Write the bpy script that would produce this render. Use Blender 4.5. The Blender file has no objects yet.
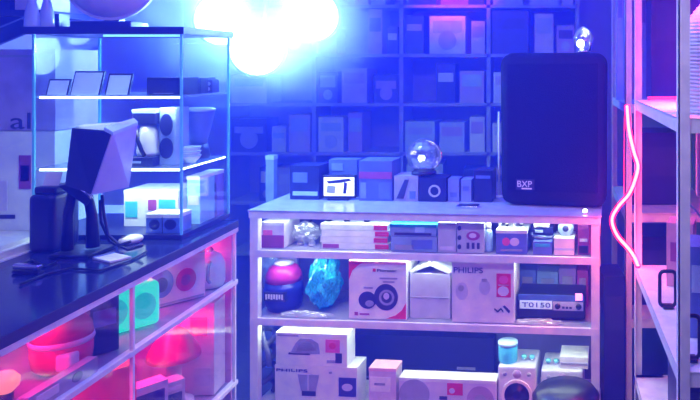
import bpy, bmesh, math, random
from mathutils import Vector, Matrix, noise

# ------------------------------------------------------------------ camera, world, lights, exposure
sc = bpy.context.scene
C = sc.collection
F = 700.0                       # focal length in pixels of the 700 x 400 frame
VX, VY, EYE = 552.0, 65.0, 1.6  # where the aisle vanishes; eye height

cam = bpy.data.cameras.new('camera')
cam.sensor_width = 36.0
cam.lens = 36.0
cam.shift_x = (350 - VX) / 700
cam.shift_y = (VY - 200) / 700
cam.clip_start = 0.02
camo = bpy.data.objects.new('camera', cam)
camo.location = (0, 0, EYE)
camo.rotation_euler = (math.pi / 2, 0, 0)
C.objects.link(camo)
sc.camera = camo

sc.view_settings.view_transform = 'Standard'
sc.view_settings.look = 'None'
sc.view_settings.exposure = 0.0
sc.view_settings.gamma = 1.0
sc.view_settings.use_curve_mapping = False
sc.cycles.volume_bounces = 1
sc.cycles.max_bounces = 8
sc.cycles.transparent_max_bounces = 16
sc.cycles.volume_step_rate = 2

world = bpy.data.worlds.new('world')
sc.world = world
world.use_nodes = True
wn = world.node_tree
wn.nodes['Background'].inputs[0].default_value = (0.02, 0.02, 0.08, 1)
wn.nodes['Background'].inputs[1].default_value = 0.3
HAZE = wn.nodes.new('ShaderNodeVolumeScatter')      # disco fog filling the shop
HAZE.inputs['Color'].default_value = (0.05, 0.09, 1.0, 1)

HAZE.inputs['Anisotropy'].default_value = 0.25
world.cycles.volume_step_size = 0.12


def wnode(kind, **kw):
    n = wn.nodes.new(kind)
    for k, v in kw.items():
        setattr(n, k, v)
    return n


# thin fog everywhere, billowing thick smoke round the stage lamp
geo = wnode('ShaderNodeNewGeometry')
off = wnode('ShaderNodeVectorMath', operation='SUBTRACT')
off.inputs[1].default_value = (-1.36, 3.22, 1.96)
scl = wnode('ShaderNodeVectorMath', operation='MULTIPLY')
scl.inputs[1].default_value = (1 / 0.75, 1 / 0.5, 1 / 0.68)
ln = wnode('ShaderNodeVectorMath', operation='LENGTH')
fall = wnode('ShaderNodeMapRange', interpolation_type='SMOOTHSTEP')
fall.inputs['From Min'].default_value = 1.0
fall.inputs['From Max'].default_value = 0.0
wnz = wnode('ShaderNodeTexNoise')
wnz.inputs['Scale'].default_value = 3.2
wnz.inputs['Detail'].default_value = 3
wmr = wnode('ShaderNodeMapRange')
wmr.inputs['From Min'].default_value = 0.38
wmr.inputs['From Max'].default_value = 0.65
wmr.inputs['To Min'].default_value = 0.15
wmr.inputs['To Max'].default_value = 1.0
mul = wnode('ShaderNodeMath', operation='MULTIPLY')
mad = wnode('ShaderNodeMath', operation='MULTIPLY')
mad.inputs[1].default_value = 4.5
SMOKE = wnode('ShaderNodeVolumeScatter')
SMOKE.inputs['Color'].default_value = (0.75, 0.9, 1.0, 1)
SMOKE.inputs['Anisotropy'].default_value = 0.3
both = wnode('ShaderNodeAddShader')
wn.links.new(geo.outputs['Position'], off.inputs[0])
wn.links.new(off.outputs[0], scl.inputs[0])
wn.links.new(scl.outputs[0], ln.inputs[0])
wn.links.new(ln.outputs['Value'], fall.inputs['Value'])
wn.links.new(geo.outputs['Position'], wnz.inputs['Vector'])
wn.links.new(wnz.outputs['Fac'], wmr.inputs['Value'])
wn.links.new(fall.outputs[0], mul.inputs[0])
wn.links.new(wmr.outputs[0], mul.inputs[1])
wn.links.new(mul.outputs[0], mad.inputs[0])
sep = wnode('ShaderNodeSeparateXYZ')
bank = wnode('ShaderNodeMapRange', interpolation_type='SMOOTHSTEP')     # the fog hangs thicker towards the back wall
bank.inputs['From Min'].default_value = 3.45
bank.inputs['From Max'].default_value = 4.2
bank.inputs['To Min'].default_value = 0.14
bank.inputs['To Max'].default_value = 1.7
wn.links.new(geo.outputs['Position'], sep.inputs[0])
wn.links.new(sep.outputs['Y'], bank.inputs['Value'])
wn.links.new(bank.outputs[0], HAZE.inputs['Density'])
wn.links.new(mad.outputs[0], SMOKE.inputs['Density'])
wn.links.new(HAZE.outputs[0], both.inputs[0])
wn.links.new(SMOKE.outputs[0], both.inputs[1])
wn.links.new(both.outputs[0], wn.nodes['World Output'].inputs['Volume'])


def light(name, kind, loc, energy, color, size=0.1, size_y=None, target=None, spot=None, blend=0.5):
    d = bpy.data.lights.new(name, kind)
    d.energy = energy
    d.color = color
    if kind == 'AREA':
        d.size = size
        if size_y:
            d.shape = 'RECTANGLE'
            d.size_y = size_y
    else:
        d.shadow_soft_size = size
    if kind == 'SPOT':
        d.spot_size = spot
        d.spot_blend = blend
    o = bpy.data.objects.new(name, d)
    o.location = loc
    if target is not None:
        o.rotation_euler = (Vector(target) - Vector(loc)).to_track_quat('-Z', 'Y').to_euler()
    C.objects.link(o)
    return o


# unseen overhead lights: violet on the counter fronts, blue added to tint the fog
lv = light('ceiling_light_violet', 'AREA', (-0.5, 1.5, 2.66), 17, (0.50, 0.45, 1.0), 1.3, 0.4, target=(-0.6, 3.0, 0.5))
lv.data.spread = math.radians(110)
light('blue_haze_fill', 'AREA', (-0.9, 3.3, 2.66), 100, (0.012, 0.03, 1.0), 2.4, 1.0, target=(-0.9, 3.3, 0))
light('blue_haze_fill', 'AREA', (-0.9, 0.9, 2.66), 16, (0.03, 0.03, 1.0), 2.4, 1.0, target=(-0.9, 0.9, 0))
light('added_rack_spot', 'SPOT', (-0.25, 0.5, 2.6), 48, (0.85, 0.72, 1.0), 0.08, target=(.42, 2.1, 1.0), spot=0.62, blend=.6)  # unseen spot added to whiten the right rack posts
light('ceiling_light_magenta', 'SPOT', (-0.55, 3.7, 2.6), 110, (1.0, 0.08, 0.6), 0.06, target=(-0.62, 4.55, 2.1), spot=0.7)

# ------------------------------------------------------------------ helpers
MATS = {}


def mat(name, col, rough=0.55, metal=0.0, emit=None, strength=0.0, vary=0.12, scale=18.0, bump=0.0, spec=0.5):
    if name in MATS:
        return MATS[name]
    m = bpy.data.materials.new(name)
    m.use_nodes = True
    nt = m.node_tree
    b = nt.nodes['Principled BSDF']
    tc = nt.nodes.new('ShaderNodeTexCoord')
    nz = nt.nodes.new('ShaderNodeTexNoise')
    nz.inputs['Scale'].default_value = scale
    nz.inputs['Detail'].default_value = 3
    nt.links.new(tc.outputs['Object'], nz.inputs['Vector'])
    rp = nt.nodes.new('ShaderNodeValToRGB')
    rp.color_ramp.elements[0].color = tuple(max(0, c * (1 - vary)) for c in col[:3]) + (1,)
    rp.color_ramp.elements[1].color = tuple(min(1, c * (1 + vary)) for c in col[:3]) + (1,)
    rp.color_ramp.elements[0].position = 0.3
    rp.color_ramp.elements[1].position = 0.7
    nt.links.new(nz.outputs['Fac'], rp.inputs['Fac'])
    nt.links.new(rp.outputs['Color'], b.inputs['Base Color'])
    b.inputs['Roughness'].default_value = rough
    b.inputs['Metallic'].default_value = metal
    b.inputs['Specular IOR Level'].default_value = spec
    if emit:
        b.inputs['Emission Color'].default_value = tuple(emit) + (1,)
        b.inputs['Emission Strength'].default_value = strength
    if bump:
        bp = nt.nodes.new('ShaderNodeBump')
        bp.inputs['Strength'].default_value = bump
        bp.inputs['Distance'].default_value = 0.01
        nt.links.new(nz.outputs['Fac'], bp.inputs['Height'])
        nt.links.new(bp.outputs['Normal'], b.inputs['Normal'])
    MATS[name] = m
    return m


def clear(name, tint=(0.95, 0.97, 1.0), rough=0.05, base=0.03, edge=0.16, frost=0.0):
    """thin clear pane or film: transparent with a reflecting, slightly milky surface"""
    if name in MATS:
        return MATS[name]
    m = bpy.data.materials.new(name)
    m.use_nodes = True
    nt = m.node_tree
    nt.nodes.remove(nt.nodes['Principled BSDF'])
    out = nt.nodes['Material Output']
    tr = nt.nodes.new('ShaderNodeBsdfTransparent')
    tr.inputs[0].default_value = tuple(tint) + (1,)
    gl = nt.nodes.new('ShaderNodeBsdfGlossy')
    gl.inputs['Roughness'].default_value = rough
    lw = nt.nodes.new('ShaderNodeLayerWeight')
    lw.inputs['Blend'].default_value = 0.35
    mr = nt.nodes.new('ShaderNodeMapRange')
    mr.inputs['To Min'].default_value = base
    mr.inputs['To Max'].default_value = edge
    nt.links.new(lw.outputs['Fresnel'], mr.inputs['Value'])
    mx = nt.nodes.new('ShaderNodeMixShader')
    nt.links.new(mr.outputs[0], mx.inputs[0])
    nt.links.new(tr.outputs[0], mx.inputs[1])
    nt.links.new(gl.outputs[0], mx.inputs[2])
    last = mx
    if frost:
        df = nt.nodes.new('ShaderNodeBsdfDiffuse')
        df.inputs[0].default_value = tuple(tint) + (1,)
        nz = nt.nodes.new('ShaderNodeTexNoise')
        nz.inputs['Scale'].default_value = 22
        mr2 = nt.nodes.new('ShaderNodeMapRange')
        mr2.inputs['To Max'].default_value = frost * 2
        nt.links.new(nz.outputs['Fac'], mr2.inputs['Value'])
        m2 = nt.nodes.new('ShaderNodeMixShader')
        nt.links.new(mr2.outputs[0], m2.inputs[0])
        nt.links.new(mx.outputs[0], m2.inputs[1])
        nt.links.new(df.outputs[0], m2.inputs[2])
        last = m2
    nt.links.new(last.outputs[0], out.inputs['Surface'])
    MATS[name] = m
    return m


class MB:
    """collects shapes into one mesh"""

    def __init__(s):
        s.v, s.f, s.smooth = [], [], []

    def add(s, vs, fs, smooth=False):
        n = len(s.v)
        s.v += [tuple(p) for p in vs]
        s.f += [tuple(i + n for i in f) for f in fs]
        s.smooth += [smooth] * len(fs)
        return s

    def box(s, x0, x1, y0, y1, z0, z1, bev=0.0):
        if bev:
            bm = bmesh.new()
            bmesh.ops.create_cube(bm, size=1)
            for v in bm.verts:
                v.co = ((x0 + x1) / 2 + v.co.x * (x1 - x0), (y0 + y1) / 2 + v.co.y * (y1 - y0), (z0 + z1) / 2 + v.co.z * (z1 - z0))
            bmesh.ops.bevel(bm, geom=bm.edges[:], offset=bev, segments=3, affect='EDGES', profile=0.6)
            bm.verts.index_update()
            s.add([v.co.copy() for v in bm.verts], [[v.index for v in f.verts] for f in bm.faces], True)
            bm.free()
            return s
        return s.add([(x0, y0, z0), (x1, y0, z0), (x1, y1, z0), (x0, y1, z0), (x0, y0, z1), (x1, y0, z1), (x1, y1, z1), (x0, y1, z1)],
                     [(0, 3, 2, 1), (4, 5, 6, 7), (0, 1, 5, 4), (1, 2, 6, 5), (2, 3, 7, 6), (3, 0, 4, 7)])

    def tube(s, pts, r, n=8, closed=False, cap=True):
        pts = [Vector(p) for p in pts]
        m = len(pts)
        rs = r if isinstance(r, (list, tuple)) else [r] * m
        vs, fs, up = [], [], None
        for i, p in enumerate(pts):
            a = pts[(i - 1) % m] if (closed or i > 0) else p
            b = pts[(i + 1) % m] if (closed or i < m - 1) else p
            t = (b - a).normalized()
            if up is None:
                up = Vector((0, 0, 1)) if abs(t.z) < 0.9 else Vector((1, 0, 0))
            up = (up - t * up.dot(t)).normalized()
            w = t.cross(up)
            for k in range(n):
                q = 2 * math.pi * k / n
                vs.append(p + (up * math.cos(q) + w * math.sin(q)) * rs[i])
        for i in range(m if closed else m - 1):
            j = (i + 1) % m
            for k in range(n):
                l = (k + 1) % n
                fs.append((i * n + k, i * n + l, j * n + l, j * n + k))
        if cap and not closed:
            fs.append(tuple(range(n))[::-1])
            fs.append(tuple((m - 1) * n + k for k in range(n)))
        return s.add(vs, fs, True)

    def lathe(s, prof, c=(0, 0, 0), n=20, axis='z'):
        vs, fs = [], []
        for r, z in prof:
            for k in range(n):
                q = 2 * math.pi * k / n
                x, y = r * math.cos(q), r * math.sin(q)
                vs.append({'z': (c[0] + x, c[1] + y, c[2] + z), 'y': (c[0] + x, c[1] + z, c[2] + y), 'x': (c[0] + z, c[1] + x, c[2] + y)}[axis])
        m = len(prof)
        for i in range(m - 1):
            for k in range(n):
                l = (k + 1) % n
                fs.append((i * n + k, i * n + l, (i + 1) * n + l, (i + 1) * n + k))
        fs.append(tuple(range(n))[::-1])
        fs.append(tuple((m - 1) * n + k for k in range(n)))
        return s.add(vs, fs, True)

    def prism(s, pts, y0, y1):
        """outline in (x, z) extruded along y"""
        n = len(pts)
        vs = [(x, y0, z) for x, z in pts] + [(x, y1, z) for x, z in pts]
        fs = [tuple(range(n)), tuple(range(n, 2 * n))[::-1]] + [(i, i + n, (i + 1) % n + n, (i + 1) % n) for i in range(n)]
        return s.add(vs, fs)

    def disc(s, cx, cz, rx, rz, y0, y1, n=24):
        return s.prism([(cx + rx * math.cos(2 * math.pi * k / n), cz + rz * math.sin(2 * math.pi * k / n)) for k in range(n)], y0, y1)

    def ring(s, cx, cz, r0, r1, y0, y1, n=24):
        vs, fs = [], []
        for k in range(n):
            q = 2 * math.pi * k / n
            for r in (r0, r1):
                for y in (y0, y1):
                    vs.append((cx + r * math.cos(q), y, cz + r * math.sin(q)))
        for k in range(n):
            a, b = 4 * k, 4 * ((k + 1) % n)
            fs += [(a, b, b + 2, a + 2), (a + 1, a + 3, b + 3, b + 1), (a, a + 1, b + 1, b), (a + 2, b + 2, b + 3, a + 3)]
        return s.add(vs, fs)

    def blob(s, c, r, amp=0.2, seed=0, sub=3, freq=3.0, flat=None):
        bm = bmesh.new()
        bmesh.ops.create_icosphere(bm, subdivisions=sub, radius=1)
        for v in bm.verts:
            d = noise.noise(Vector(v.co) * freq + Vector((seed * 7.3, seed * 3.1, 0)))
            d += 0.5 * noise.noise(Vector(v.co) * freq * 2.3 + Vector((0, seed * 5.1, 4)))
            k = 1 + amp * d
            v.co = (c[0] + v.co.x * r[0] * k, c[1] + v.co.y * r[1] * k, max(c[2] + v.co.z * r[2] * k, flat if flat is not None else -9))
        bm.verts.index_update()
        s.add([v.co.copy() for v in bm.verts], [[v.index for v in f.verts] for f in bm.faces], False)
        bm.free()
        return s

    def build(s, name, m, parent=None, loc=None, rotz=0.0):
        me = bpy.data.meshes.new(name)
        me.from_pydata(s.v, [], s.f)
        bm = bmesh.new()
        bm.from_mesh(me)
        bmesh.ops.recalc_face_normals(bm, faces=bm.faces[:])
        bm.to_mesh(me)
        bm.free()
        me.polygons.foreach_set('use_smooth', s.smooth)
        me.materials.append(m)
        o = bpy.data.objects.new(name, me)
        if loc is not None:
            o.location = loc
            o.rotation_euler = (0, 0, rotz)
        if parent is not None:
            o.parent = parent
        C.objects.link(o)
        return o


def tag(o, label, cat, group=None):
    o['label'] = label
    o['category'] = cat
    if group:
        o['group'] = group
    return o


def thing(name, label, cat, loc=(0, 0, 0), rotz=0.0, group=None):
    o = bpy.data.objects.new(name, None)
    o.empty_display_size = 0.05
    o.location = loc
    o.rotation_euler = (0, 0, rotz)
    C.objects.link(o)
    return tag(o, label, cat, group)


def struct(o):
    o['kind'] = 'structure'
    return o


def text(parent, body, x, y, z, w, h, m, name='lettering', face='-y'):
    """raised lettering: left edge x, baseline z, width w, height h; faces local -y"""
    cu = bpy.data.curves.new('lettering', 'FONT')
    cu.body = body
    cu.extrude = 0.004
    t = bpy.data.objects.new('lettering_tmp', cu)
    C.objects.link(t)
    dg = bpy.context.evaluated_depsgraph_get()
    me = bpy.data.meshes.new_from_object(t.evaluated_get(dg))
    bpy.data.objects.remove(t)
    xs = [v.co.x for v in me.vertices]
    ys = [v.co.y for v in me.vertices]
    x0, x1, y0, y1 = min(xs), max(xs), min(ys), max(ys)
    for v in me.vertices:
        a, b, c = (v.co.x - x0) / (x1 - x0) * w, (v.co.y - y0) / (y1 - y0) * h, v.co.z
        v.co = (x + a, y - c * 0.3, z + b)
    me.materials.clear()
    me.materials.append(m)
    o = bpy.data.objects.new(name, me)
    o.parent = parent
    C.objects.link(o)
    return o


def pt(px, py, d):
    """point seen at pixel (px, py) at distance d into the room"""
    return Vector(((px - VX) * d / F, d, EYE - (py - VY) * d / F))


# ------------------------------------------------------------------ materials
WHITE = mat('white_paint', (0.80, 0.80, 0.82), 0.35)
METAL = mat('white_rack_paint', (0.82, 0.80, 0.84), 0.4)
ALU = mat('aluminium_trim', (0.78, 0.77, 0.82), 0.3, 0.6)
CARD = mat('white_card', (0.82, 0.82, 0.84), 0.5)
LILACCARD = mat('lilac_card', (0.70, 0.62, 0.78), 0.55)
GREYCARD = mat('grey_card', (0.50, 0.50, 0.60), 0.6)
BLUECARD = mat('blue_card', (0.12, 0.18, 0.55), 0.5)
NAVY = mat('navy', (0.02, 0.025, 0.12), 0.4)
BLACK = mat('black_plastic', (0.012, 0.012, 0.02), 0.35)
DARK = mat('dark_print', (0.04, 0.04, 0.14), 0.6)
RED = mat('red_print', (0.75, 0.03, 0.10), 0.5)
PINK = mat('pink_print', (0.80, 0.12, 0.35), 0.5)
PLUM = mat('plum_card', (0.35, 0.06, 0.25), 0.5)
TEAL = mat('teal_card', (0.05, 0.50, 0.60), 0.45)
CYAN = mat('cyan_plastic', (0.03, 0.50, 0.80), 0.3)
PALEBLUE = mat('pale_blue_plastic', (0.45, 0.62, 0.85), 0.35)
GREYPRINT = mat('grey_print', (0.35, 0.35, 0.48), 0.6)
CHROME = mat('chrome', (0.85, 0.85, 0.9), 0.12, 1.0, vary=0.03)
GLASS = clear('clear_glass')
FILM = clear('clear_plastic_film', rough=0.25, base=0.22, edge=0.7, frost=0.16)
CYANFILM = clear('cyan_plastic_film', (0.03, 0.62, 0.95), 0.2, 0.15, 0.4, 0.5)
CRYSTAL = clear('crystal_facets', (0.85, 0.9, 1.0), 0.02, 0.3, 0.9, 0.05)
LEDWHITE = mat('cool_white_led', (0.8, 0.8, 0.8), emit=(0.65, 0.90, 1.0), strength=5)
LEDRED = mat('red_led_rope', (0.8, 0.1, 0.2), emit=(1.0, 0.22, 0.32), strength=9)
LEDRUBY = mat('ruby_led_rope', (.8, .05, .1), emit=(1.0, .02, .09), strength=2.6)
LEDPINK = mat('pink_led', (0.8, 0.1, 0.4), emit=(1.0, 0.05, 0.35), strength=5)
LENS = mat('lamp_lens', (0.8, 0.8, 0.9), emit=(0.35, 0.6, 1.0), strength=8)

# ------------------------------------------------------------------ the room
XL, XR, YB, YF, ZC = -2.5, 0.95, 4.75, -1.6, 2.75
FLOORM = mat('floor_tiles', (0.10, 0.09, 0.16), 0.35)
WALLM = mat('wall_paint', (0.30, 0.26, 0.42), 0.8, scale=4, bump=0.1)
CEILM = mat('ceiling_paint', (0.4, 0.4, 0.45), 0.9)
struct(MB().box(XL - .1, XR + .1, YF - .1, YB + .1, -0.1, 0).build('floor', FLOORM))
struct(MB().box(XL - .1, XR + .1, YF - .1, YB + .1, ZC, ZC + .1).build('ceiling', CEILM))
struct(MB().box(XL - .1, XL, YF, YB, 0, ZC).build('wall_left', WALLM))
struct(MB().box(XR, XR + .1, YF, YB, 0, ZC).build('wall_right', WALLM))
struct(MB().box(XL - .1, XR + .1, YB, YB + .1, 0, ZC).build('wall_back', WALLM))
struct(MB().box(XL - .1, XR + .1, YF - .1, YF, 0, ZC).build('wall_front', WALLM))


# ------------------------------------------------------------------ generic boxed goods
def carton(name, label, cat, loc, rotz, w, d, h, m, group=None, top=None, prints=(), side=None):
    """a box standing on its base centre; its printed face looks to local -y (towards the aisle).
    prints: (kind, x0, x1, z0, z1, material) in fractions of the front face"""
    t = thing(name, label, cat, loc, rotz, group)
    MB().box(-w / 2, w / 2, -d / 2, d / 2, 0, h).build('body', m, t)
    if top is not None:
        MB().box(-w / 2 - .001, w / 2 + .001, -d / 2 - .001, d / 2 + .001, h - 0.012, h + .002).build('lid', top, t)
    if side is not None:
        MB().box(w / 2 - .004, w / 2 + .002, -d / 2 - .002, d / 2 + .002, 0.004, h - .004).build('end_panel', side, t)
    for p in prints:
        kind, a, b, c, e, pm = p[:6]
        x0, x1, z0, z1 = -w / 2 + a * w, -w / 2 + b * w, c * h, e * h
        y0, y1 = -d / 2 - 0.0025, -d / 2 + 0.001
        if kind == 'rect':
            MB().box(x0, x1, y0, y1, z0, z1).build('printed_patch', pm, t)
        elif kind == 'line':
            MB().box(x0, x1, y0, y1, z0, z1).build('seam', pm, t)
        elif kind == 'disc':
            MB().disc((x0 + x1) / 2, (z0 + z1) / 2, (x1 - x0) / 2, (z1 - z0) / 2, y0, y1).build('printed_circle', pm, t)
        elif kind == 'disc2':
            MB().disc((x0 + x1) / 2, (z0 + z1) / 2, (x1 - x0) / 2, (z1 - z0) / 2, y0 - .0015, y1).build('printed_circle', pm, t)
        elif kind == 'ring':
            MB().ring((x0 + x1) / 2, (z0 + z1) / 2, (x1 - x0) / 2 * .7, (x1 - x0) / 2, y0 - .001, y1).build('printed_ring', pm, t)
        elif kind == 'poly':
            MB().prism([(-w / 2 + q[0] * w, q[1] * h) for q in p[6]], y0, y1).build('printed_shape', pm, t)
        elif kind == 'text':
            text(t, p[6], x0, y0, z0, x1 - x0, z1 - z0, pm)
    return t


# ------------------------------------------------------------------ back display counter
BO = Vector((-1.355, 3.14, 0))
BA = math.atan2(-0.13, 1.56)
BW, BD = 1.565, 0.43
BZ = (0.95, 0.77, 0.465, 0.06)


def bw(lx, ly, z=0.0):
    c, s = math.cos(BA), math.sin(BA)
    return Vector((BO.x + lx * c - ly * s, BO.y + lx * s + ly * c, z))


def bpx(px, ly):
    """local x on the counter where pixel column px meets the plane ly behind its front"""
    k = (px - VX) / F
    c, s = math.cos(BA), math.sin(BA)
    # BO.x + lx c - ly s = k (BO.y + lx s + ly c)
    return (k * (BO.y + ly * c) - BO.x + ly * s) / (c - k * s)


def bz(px, py, ly):
    p = bw(bpx(px, ly), ly)
    return EYE - (py - VY) * p.y / F


def bcarton(name, label, cat, x0, x1, ytop, zbase, ly, depth, m, **kw):
    a, b = bpx(x0, ly), bpx(x1, ly)
    h = bz((x0 + x1) / 2, ytop, ly) - zbase
    p = bw((a + b) / 2, ly + depth / 2, zbase + 0.001)
    tw = kw.pop('turn', 0.0)
    return carton(name, label, cat, p, BA + tw, b - a, depth, h, m, **kw)


t = thing('display_counter', 'white framed display counter with two open shelves of boxed goods, under the black loudspeaker', 'counter', (BO.x, BO.y, 0), BA)
pw = 0.036
for x0 in (0, BW - pw):
    for y0 in (0, BD - pw):
        MB().box(x0, x0 + pw, y0, y0 + pw, 0, BZ[0] - 0.03).build('post', METAL, t)
MB().box(-.004, BW + .004, -.004, 0.03, BZ[0] - .036, BZ[0] - .006).build('front_rail', METAL, t)
MB().box(0, 0.03, 0.03, BD, BZ[0] - .036, BZ[0] - .006).build('side_rail', METAL, t)
MB().box(BW - .03, BW, 0.03, BD, BZ[0] - .036, BZ[0] - .006).build('side_rail', METAL, t)
MB().box(-.008, BW + .008, -.008, BD + .01, BZ[0] - .006, BZ[0]).build('glass_top', mat('frosted_glass_top', (0.42, 0.44, 0.62), 0.18), t)
for z in BZ[1:3]:
    MB().box(0.0, BW, 0.014, BD, z - 0.02, z - .001).build('shelf', mat('lavender_shelf_board', (.30, .28, .42), .5), t)
    MB().box(0.0, BW, -.002, 0.013, z - 0.030, z).build('shelf_edge', METAL, t)
MB().box(0.0, BW, 0.002, BD, 0.0, BZ[3]).build('plinth', METAL, t)
MB().box(0.02, BW - .02, BD - .012, BD - .004, BZ[3], BZ[0] - .04).build('back_panel', mat('counter_back_panel', (0.16, 0.17, 0.38), 0.6), t)
MB().box(0.04, BW - .04, 0.036, 0.044, BZ[0] - .030, BZ[0] - .022).build('light_strip', LEDWHITE, t)
MB().box(0.04, BW - .04, 0.036, 0.044, BZ[1] - .029, BZ[1] - .021).build('light_strip', LEDWHITE, t)
MB().box(0.04, BW - .04, 0.036, 0.044, BZ[2] - .029, BZ[2] - .021).build('light_strip', LEDWHITE, t)
for z, e in ((BZ[0] - .033, 2.0), (BZ[1] - .032, 2.8), (BZ[2] - .032, 2.8)):
    p = bw(BW / 2, 0.045, z)
    lo = light('counter_strip_light', 'AREA', p, e, (0.75, 0.92, 1.0), BW - .1, 0.02)
    lo.rotation_euler = (0, 0, BA)

# --- upper shelf
Z1, Z2, Z3 = BZ[1], BZ[2], BZ[3]
bcarton('gift_box', 'plum coloured box with pale lid at the left end of the upper counter shelf', 'box', 261, 284, 223, Z1, .045, .16, LILACCARD, top=CARD, prints=[('rect', 0, 1, 0, .5, PLUM), ('rect', .1, .5, .5, .7, PINK)])
p = bw(bpx(307, .12), .12, Z1 + .001)
tag(MB().blob((0, 0, .055), (.062, .05, .045), .4, 3, 3, 2.6, flat=.001).build('plastic_bag', FILM, None, p, 0), 'crumpled clear plastic bag of white parts beside the plum box', 'bag')
for k, (dx, dy, dz) in enumerate(((-.03, 0, .02), (.02, .01, .03), (.03, -.02, .018))):
    q = p + Vector((dx, dy, 0))
    tt = thing('spool', ['small white spool at the left inside the clear plastic bag', 'small white spool in the middle inside the clear plastic bag', 'small white spool at the right inside the clear plastic bag'][k], 'spool', q, 0, 'white parts inside the plastic bag')
    MB().lathe([(.016, 0), (.016, .006), (.009, .008), (.009, .03), (.016, .032), (.016, .038)], n=14).build('core', CARD, tt)
    MB().lathe([(.011, .008), (.012, .02), (.011, .03)], n=14).build('winding', GREYCARD, tt)
tag(MB().tube([(-.06, 0, .012), (-.04, -.03, .05), (-.01, -.035, .10), (.03, -.02, .11), (.06, -.03, .095), (.075, -.01, .05), (.07, 0, .01)], .006, 6).build('black_cable', BLACK, None, p + Vector((.01, .10, .001)), 0), 'black cable looped behind the clear plastic bag', 'cable')
# four flat boxes in a stack
zz = Z1
names4 = ['lowest flat white box with red end in the stack of four, dark red label', 'second lowest flat white box with red end in the stack of four', 'second highest flat white box with red end in the stack of four', 'topmost flat white box with red end in the stack of four']
a, b = bpx(321, .05), bpx(388, .05)
for k in range(4):
    hh = (bz(350, 224, .05) - Z1) / 4
    pr = [('rect', .80, 1.0, .12, .86, RED), ('rect', .84, .97, .40, .55, PINK)]
    if k == 0:
        pr.append(('rect', .02, .26, .15, .8, PLUM))
    carton('flat_box', names4[k], 'box', bw((a + b) / 2 + .003 * (-1) ** k, .15, zz + .0008), BA, b - a, .2, hh - .0016, CARD, group='flat white boxes stacked on the upper counter shelf', prints=pr)
    zz += hh
for k, x in enumerate((329, 347, 367)):
    q = bw(bpx(x, .1), .1, zz + .001)
    tt = thing('socket', 'small black round socket on the stack of four flat boxes, ' + ('leftmost', 'middle one', 'rightmost')[k], 'socket', q, BA, 'small round sockets on the flat boxes')
    MB().lathe([(.013, 0), (.015, .006), (.012, .018), (.006, .02)], n=14).build('body', BLACK, tt)
    MB().lathe([(.0055, .02), (.0055, .026)], n=10).build('pin', CHROME, tt)
bcarton('blue_grey_box', 'blue grey box at the bottom, under the teal lit box', 'box', 391, 437, 237, Z1, .03, .17, mat('steel_blue_card', (.25, .36, .6), .5), prints=[('rect', .08, .5, .1, .45, GREYPRINT), ('rect', .45, .9, .2, .8, BLUECARD)])
zb = bz(414, 237, .03) + .001  # cyan light on the upper box is painted as its lid colour
bcarton('teal_lit_box', 'blue grey box with the light on its lid coloured teal, on top of another box', 'box', 390, 436, 225, zb + .001, .03, .17, mat('steel_blue_card', (.25, .36, .6)), top=TEAL, prints=[('rect', .1, .9, .1, .3, DARK), ('rect', .55, .75, .35, .8, PALEBLUE)])
bcarton('plain_grey_box', 'plain lavender grey box right of the teal lit box', 'box', 438, 456, 223, Z1, .03, .16, GREYCARD, prints=[('rect', .1, .9, .08, .2, LILACCARD)])
bcarton('patterned_box', 'grey box printed with dark icons and a plum ribbon mark', 'box', 457, 484, 223, Z1, .03, .16, GREYCARD, prints=[
    ('disc', .02, .16, .12, .28, DARK), ('disc', .02, .16, .42, .58, DARK), ('disc', .02, .16, .74, .9, DARK), ('disc', .35, .85, .42, .72, PLUM), ('disc2', .45, .72, .5, .66, LILACCARD),
    ('rect', .36, .46, .14, .34, DARK), ('rect', .55, .65, .14, .34, DARK), ('rect', .74, .84, .14, .34, DARK)])
q = bw(bpx(489, .07), .07, Z1 + .001)
tt = thing('spray_bottle', 'pale cyan plastic bottle between two boxes on the upper counter shelf', 'bottle', q, BA)
MB().lathe([(.016, 0), (.018, .01), (.018, .08), (.010, .1)], n=18).build('body', PALEBLUE, tt)
MB().lathe([(.011, .1), (.011, .125), (.006, .128)], n=14).build('cap', CARD, tt)
bcarton('navy_logo_box', 'navy box with pink logo and bright pale lid, right of the cyan bottle', 'box', 496, 527, 231, Z1, .03, .16, BLUECARD, top=CARD, prints=[('disc', .2, .45, .35, .7, PINK), ('disc', .45, .75, .35, .7, LILACCARD), ('rect', .15, .85, .12, .2, GREYPRINT)])
for k, x in enumerate((500, 507, 514, 521)):
    q = bw(bpx(x, .11), .11, bz(511, 231, .05) + .004)
    tt = thing('led_bulb', 'small white bulb standing on the navy logo box, ' + ('first', 'second', 'third', 'fourth')[k] + ' from the left', 'bulb', q, 0, 'small bulbs on the navy logo box')
    MB().lathe([(.007, 0), (.007, .014)], n=10).build('cap', BLACK if k % 2 else CHROME, tt)
    MB().lathe([(.008, .014), (.013, .024), (.014, .033), (.009, .043), (.002, .046)], n=12).build('globe', CARD, tt)
bcarton('blue_carton', 'small blue box at the foot of the stack of white dishes', 'box', 533, 552, 242, Z1, .03, .12, BLUECARD, prints=[('rect', .1, .9, .6, .85, TEAL)])
zq = bz(542, 242, .05)
q = bw(bpx(543, .11), .11, zq + .002)
tt = thing('oval_dish', 'white oval dish on the small blue box', 'dish', q, BA)
MB().lathe([(.03, 0), (.05, .012), (.054, .022), (.05, .02), (.028, .006)], n=24).build('bowl', CARD, tt)
MB().lathe([(.052, .019), (.056, .021), (.052, .023)], n=24).build('rim', PALEBLUE, tt)
bcarton('dark_flat_box', 'thin dark blue box lying on the white oval dish', 'box', 533, 553, 228, zq + .028, .06, .1, NAVY, prints=[('rect', .1, .5, .3, .7, PALEBLUE)])
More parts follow.
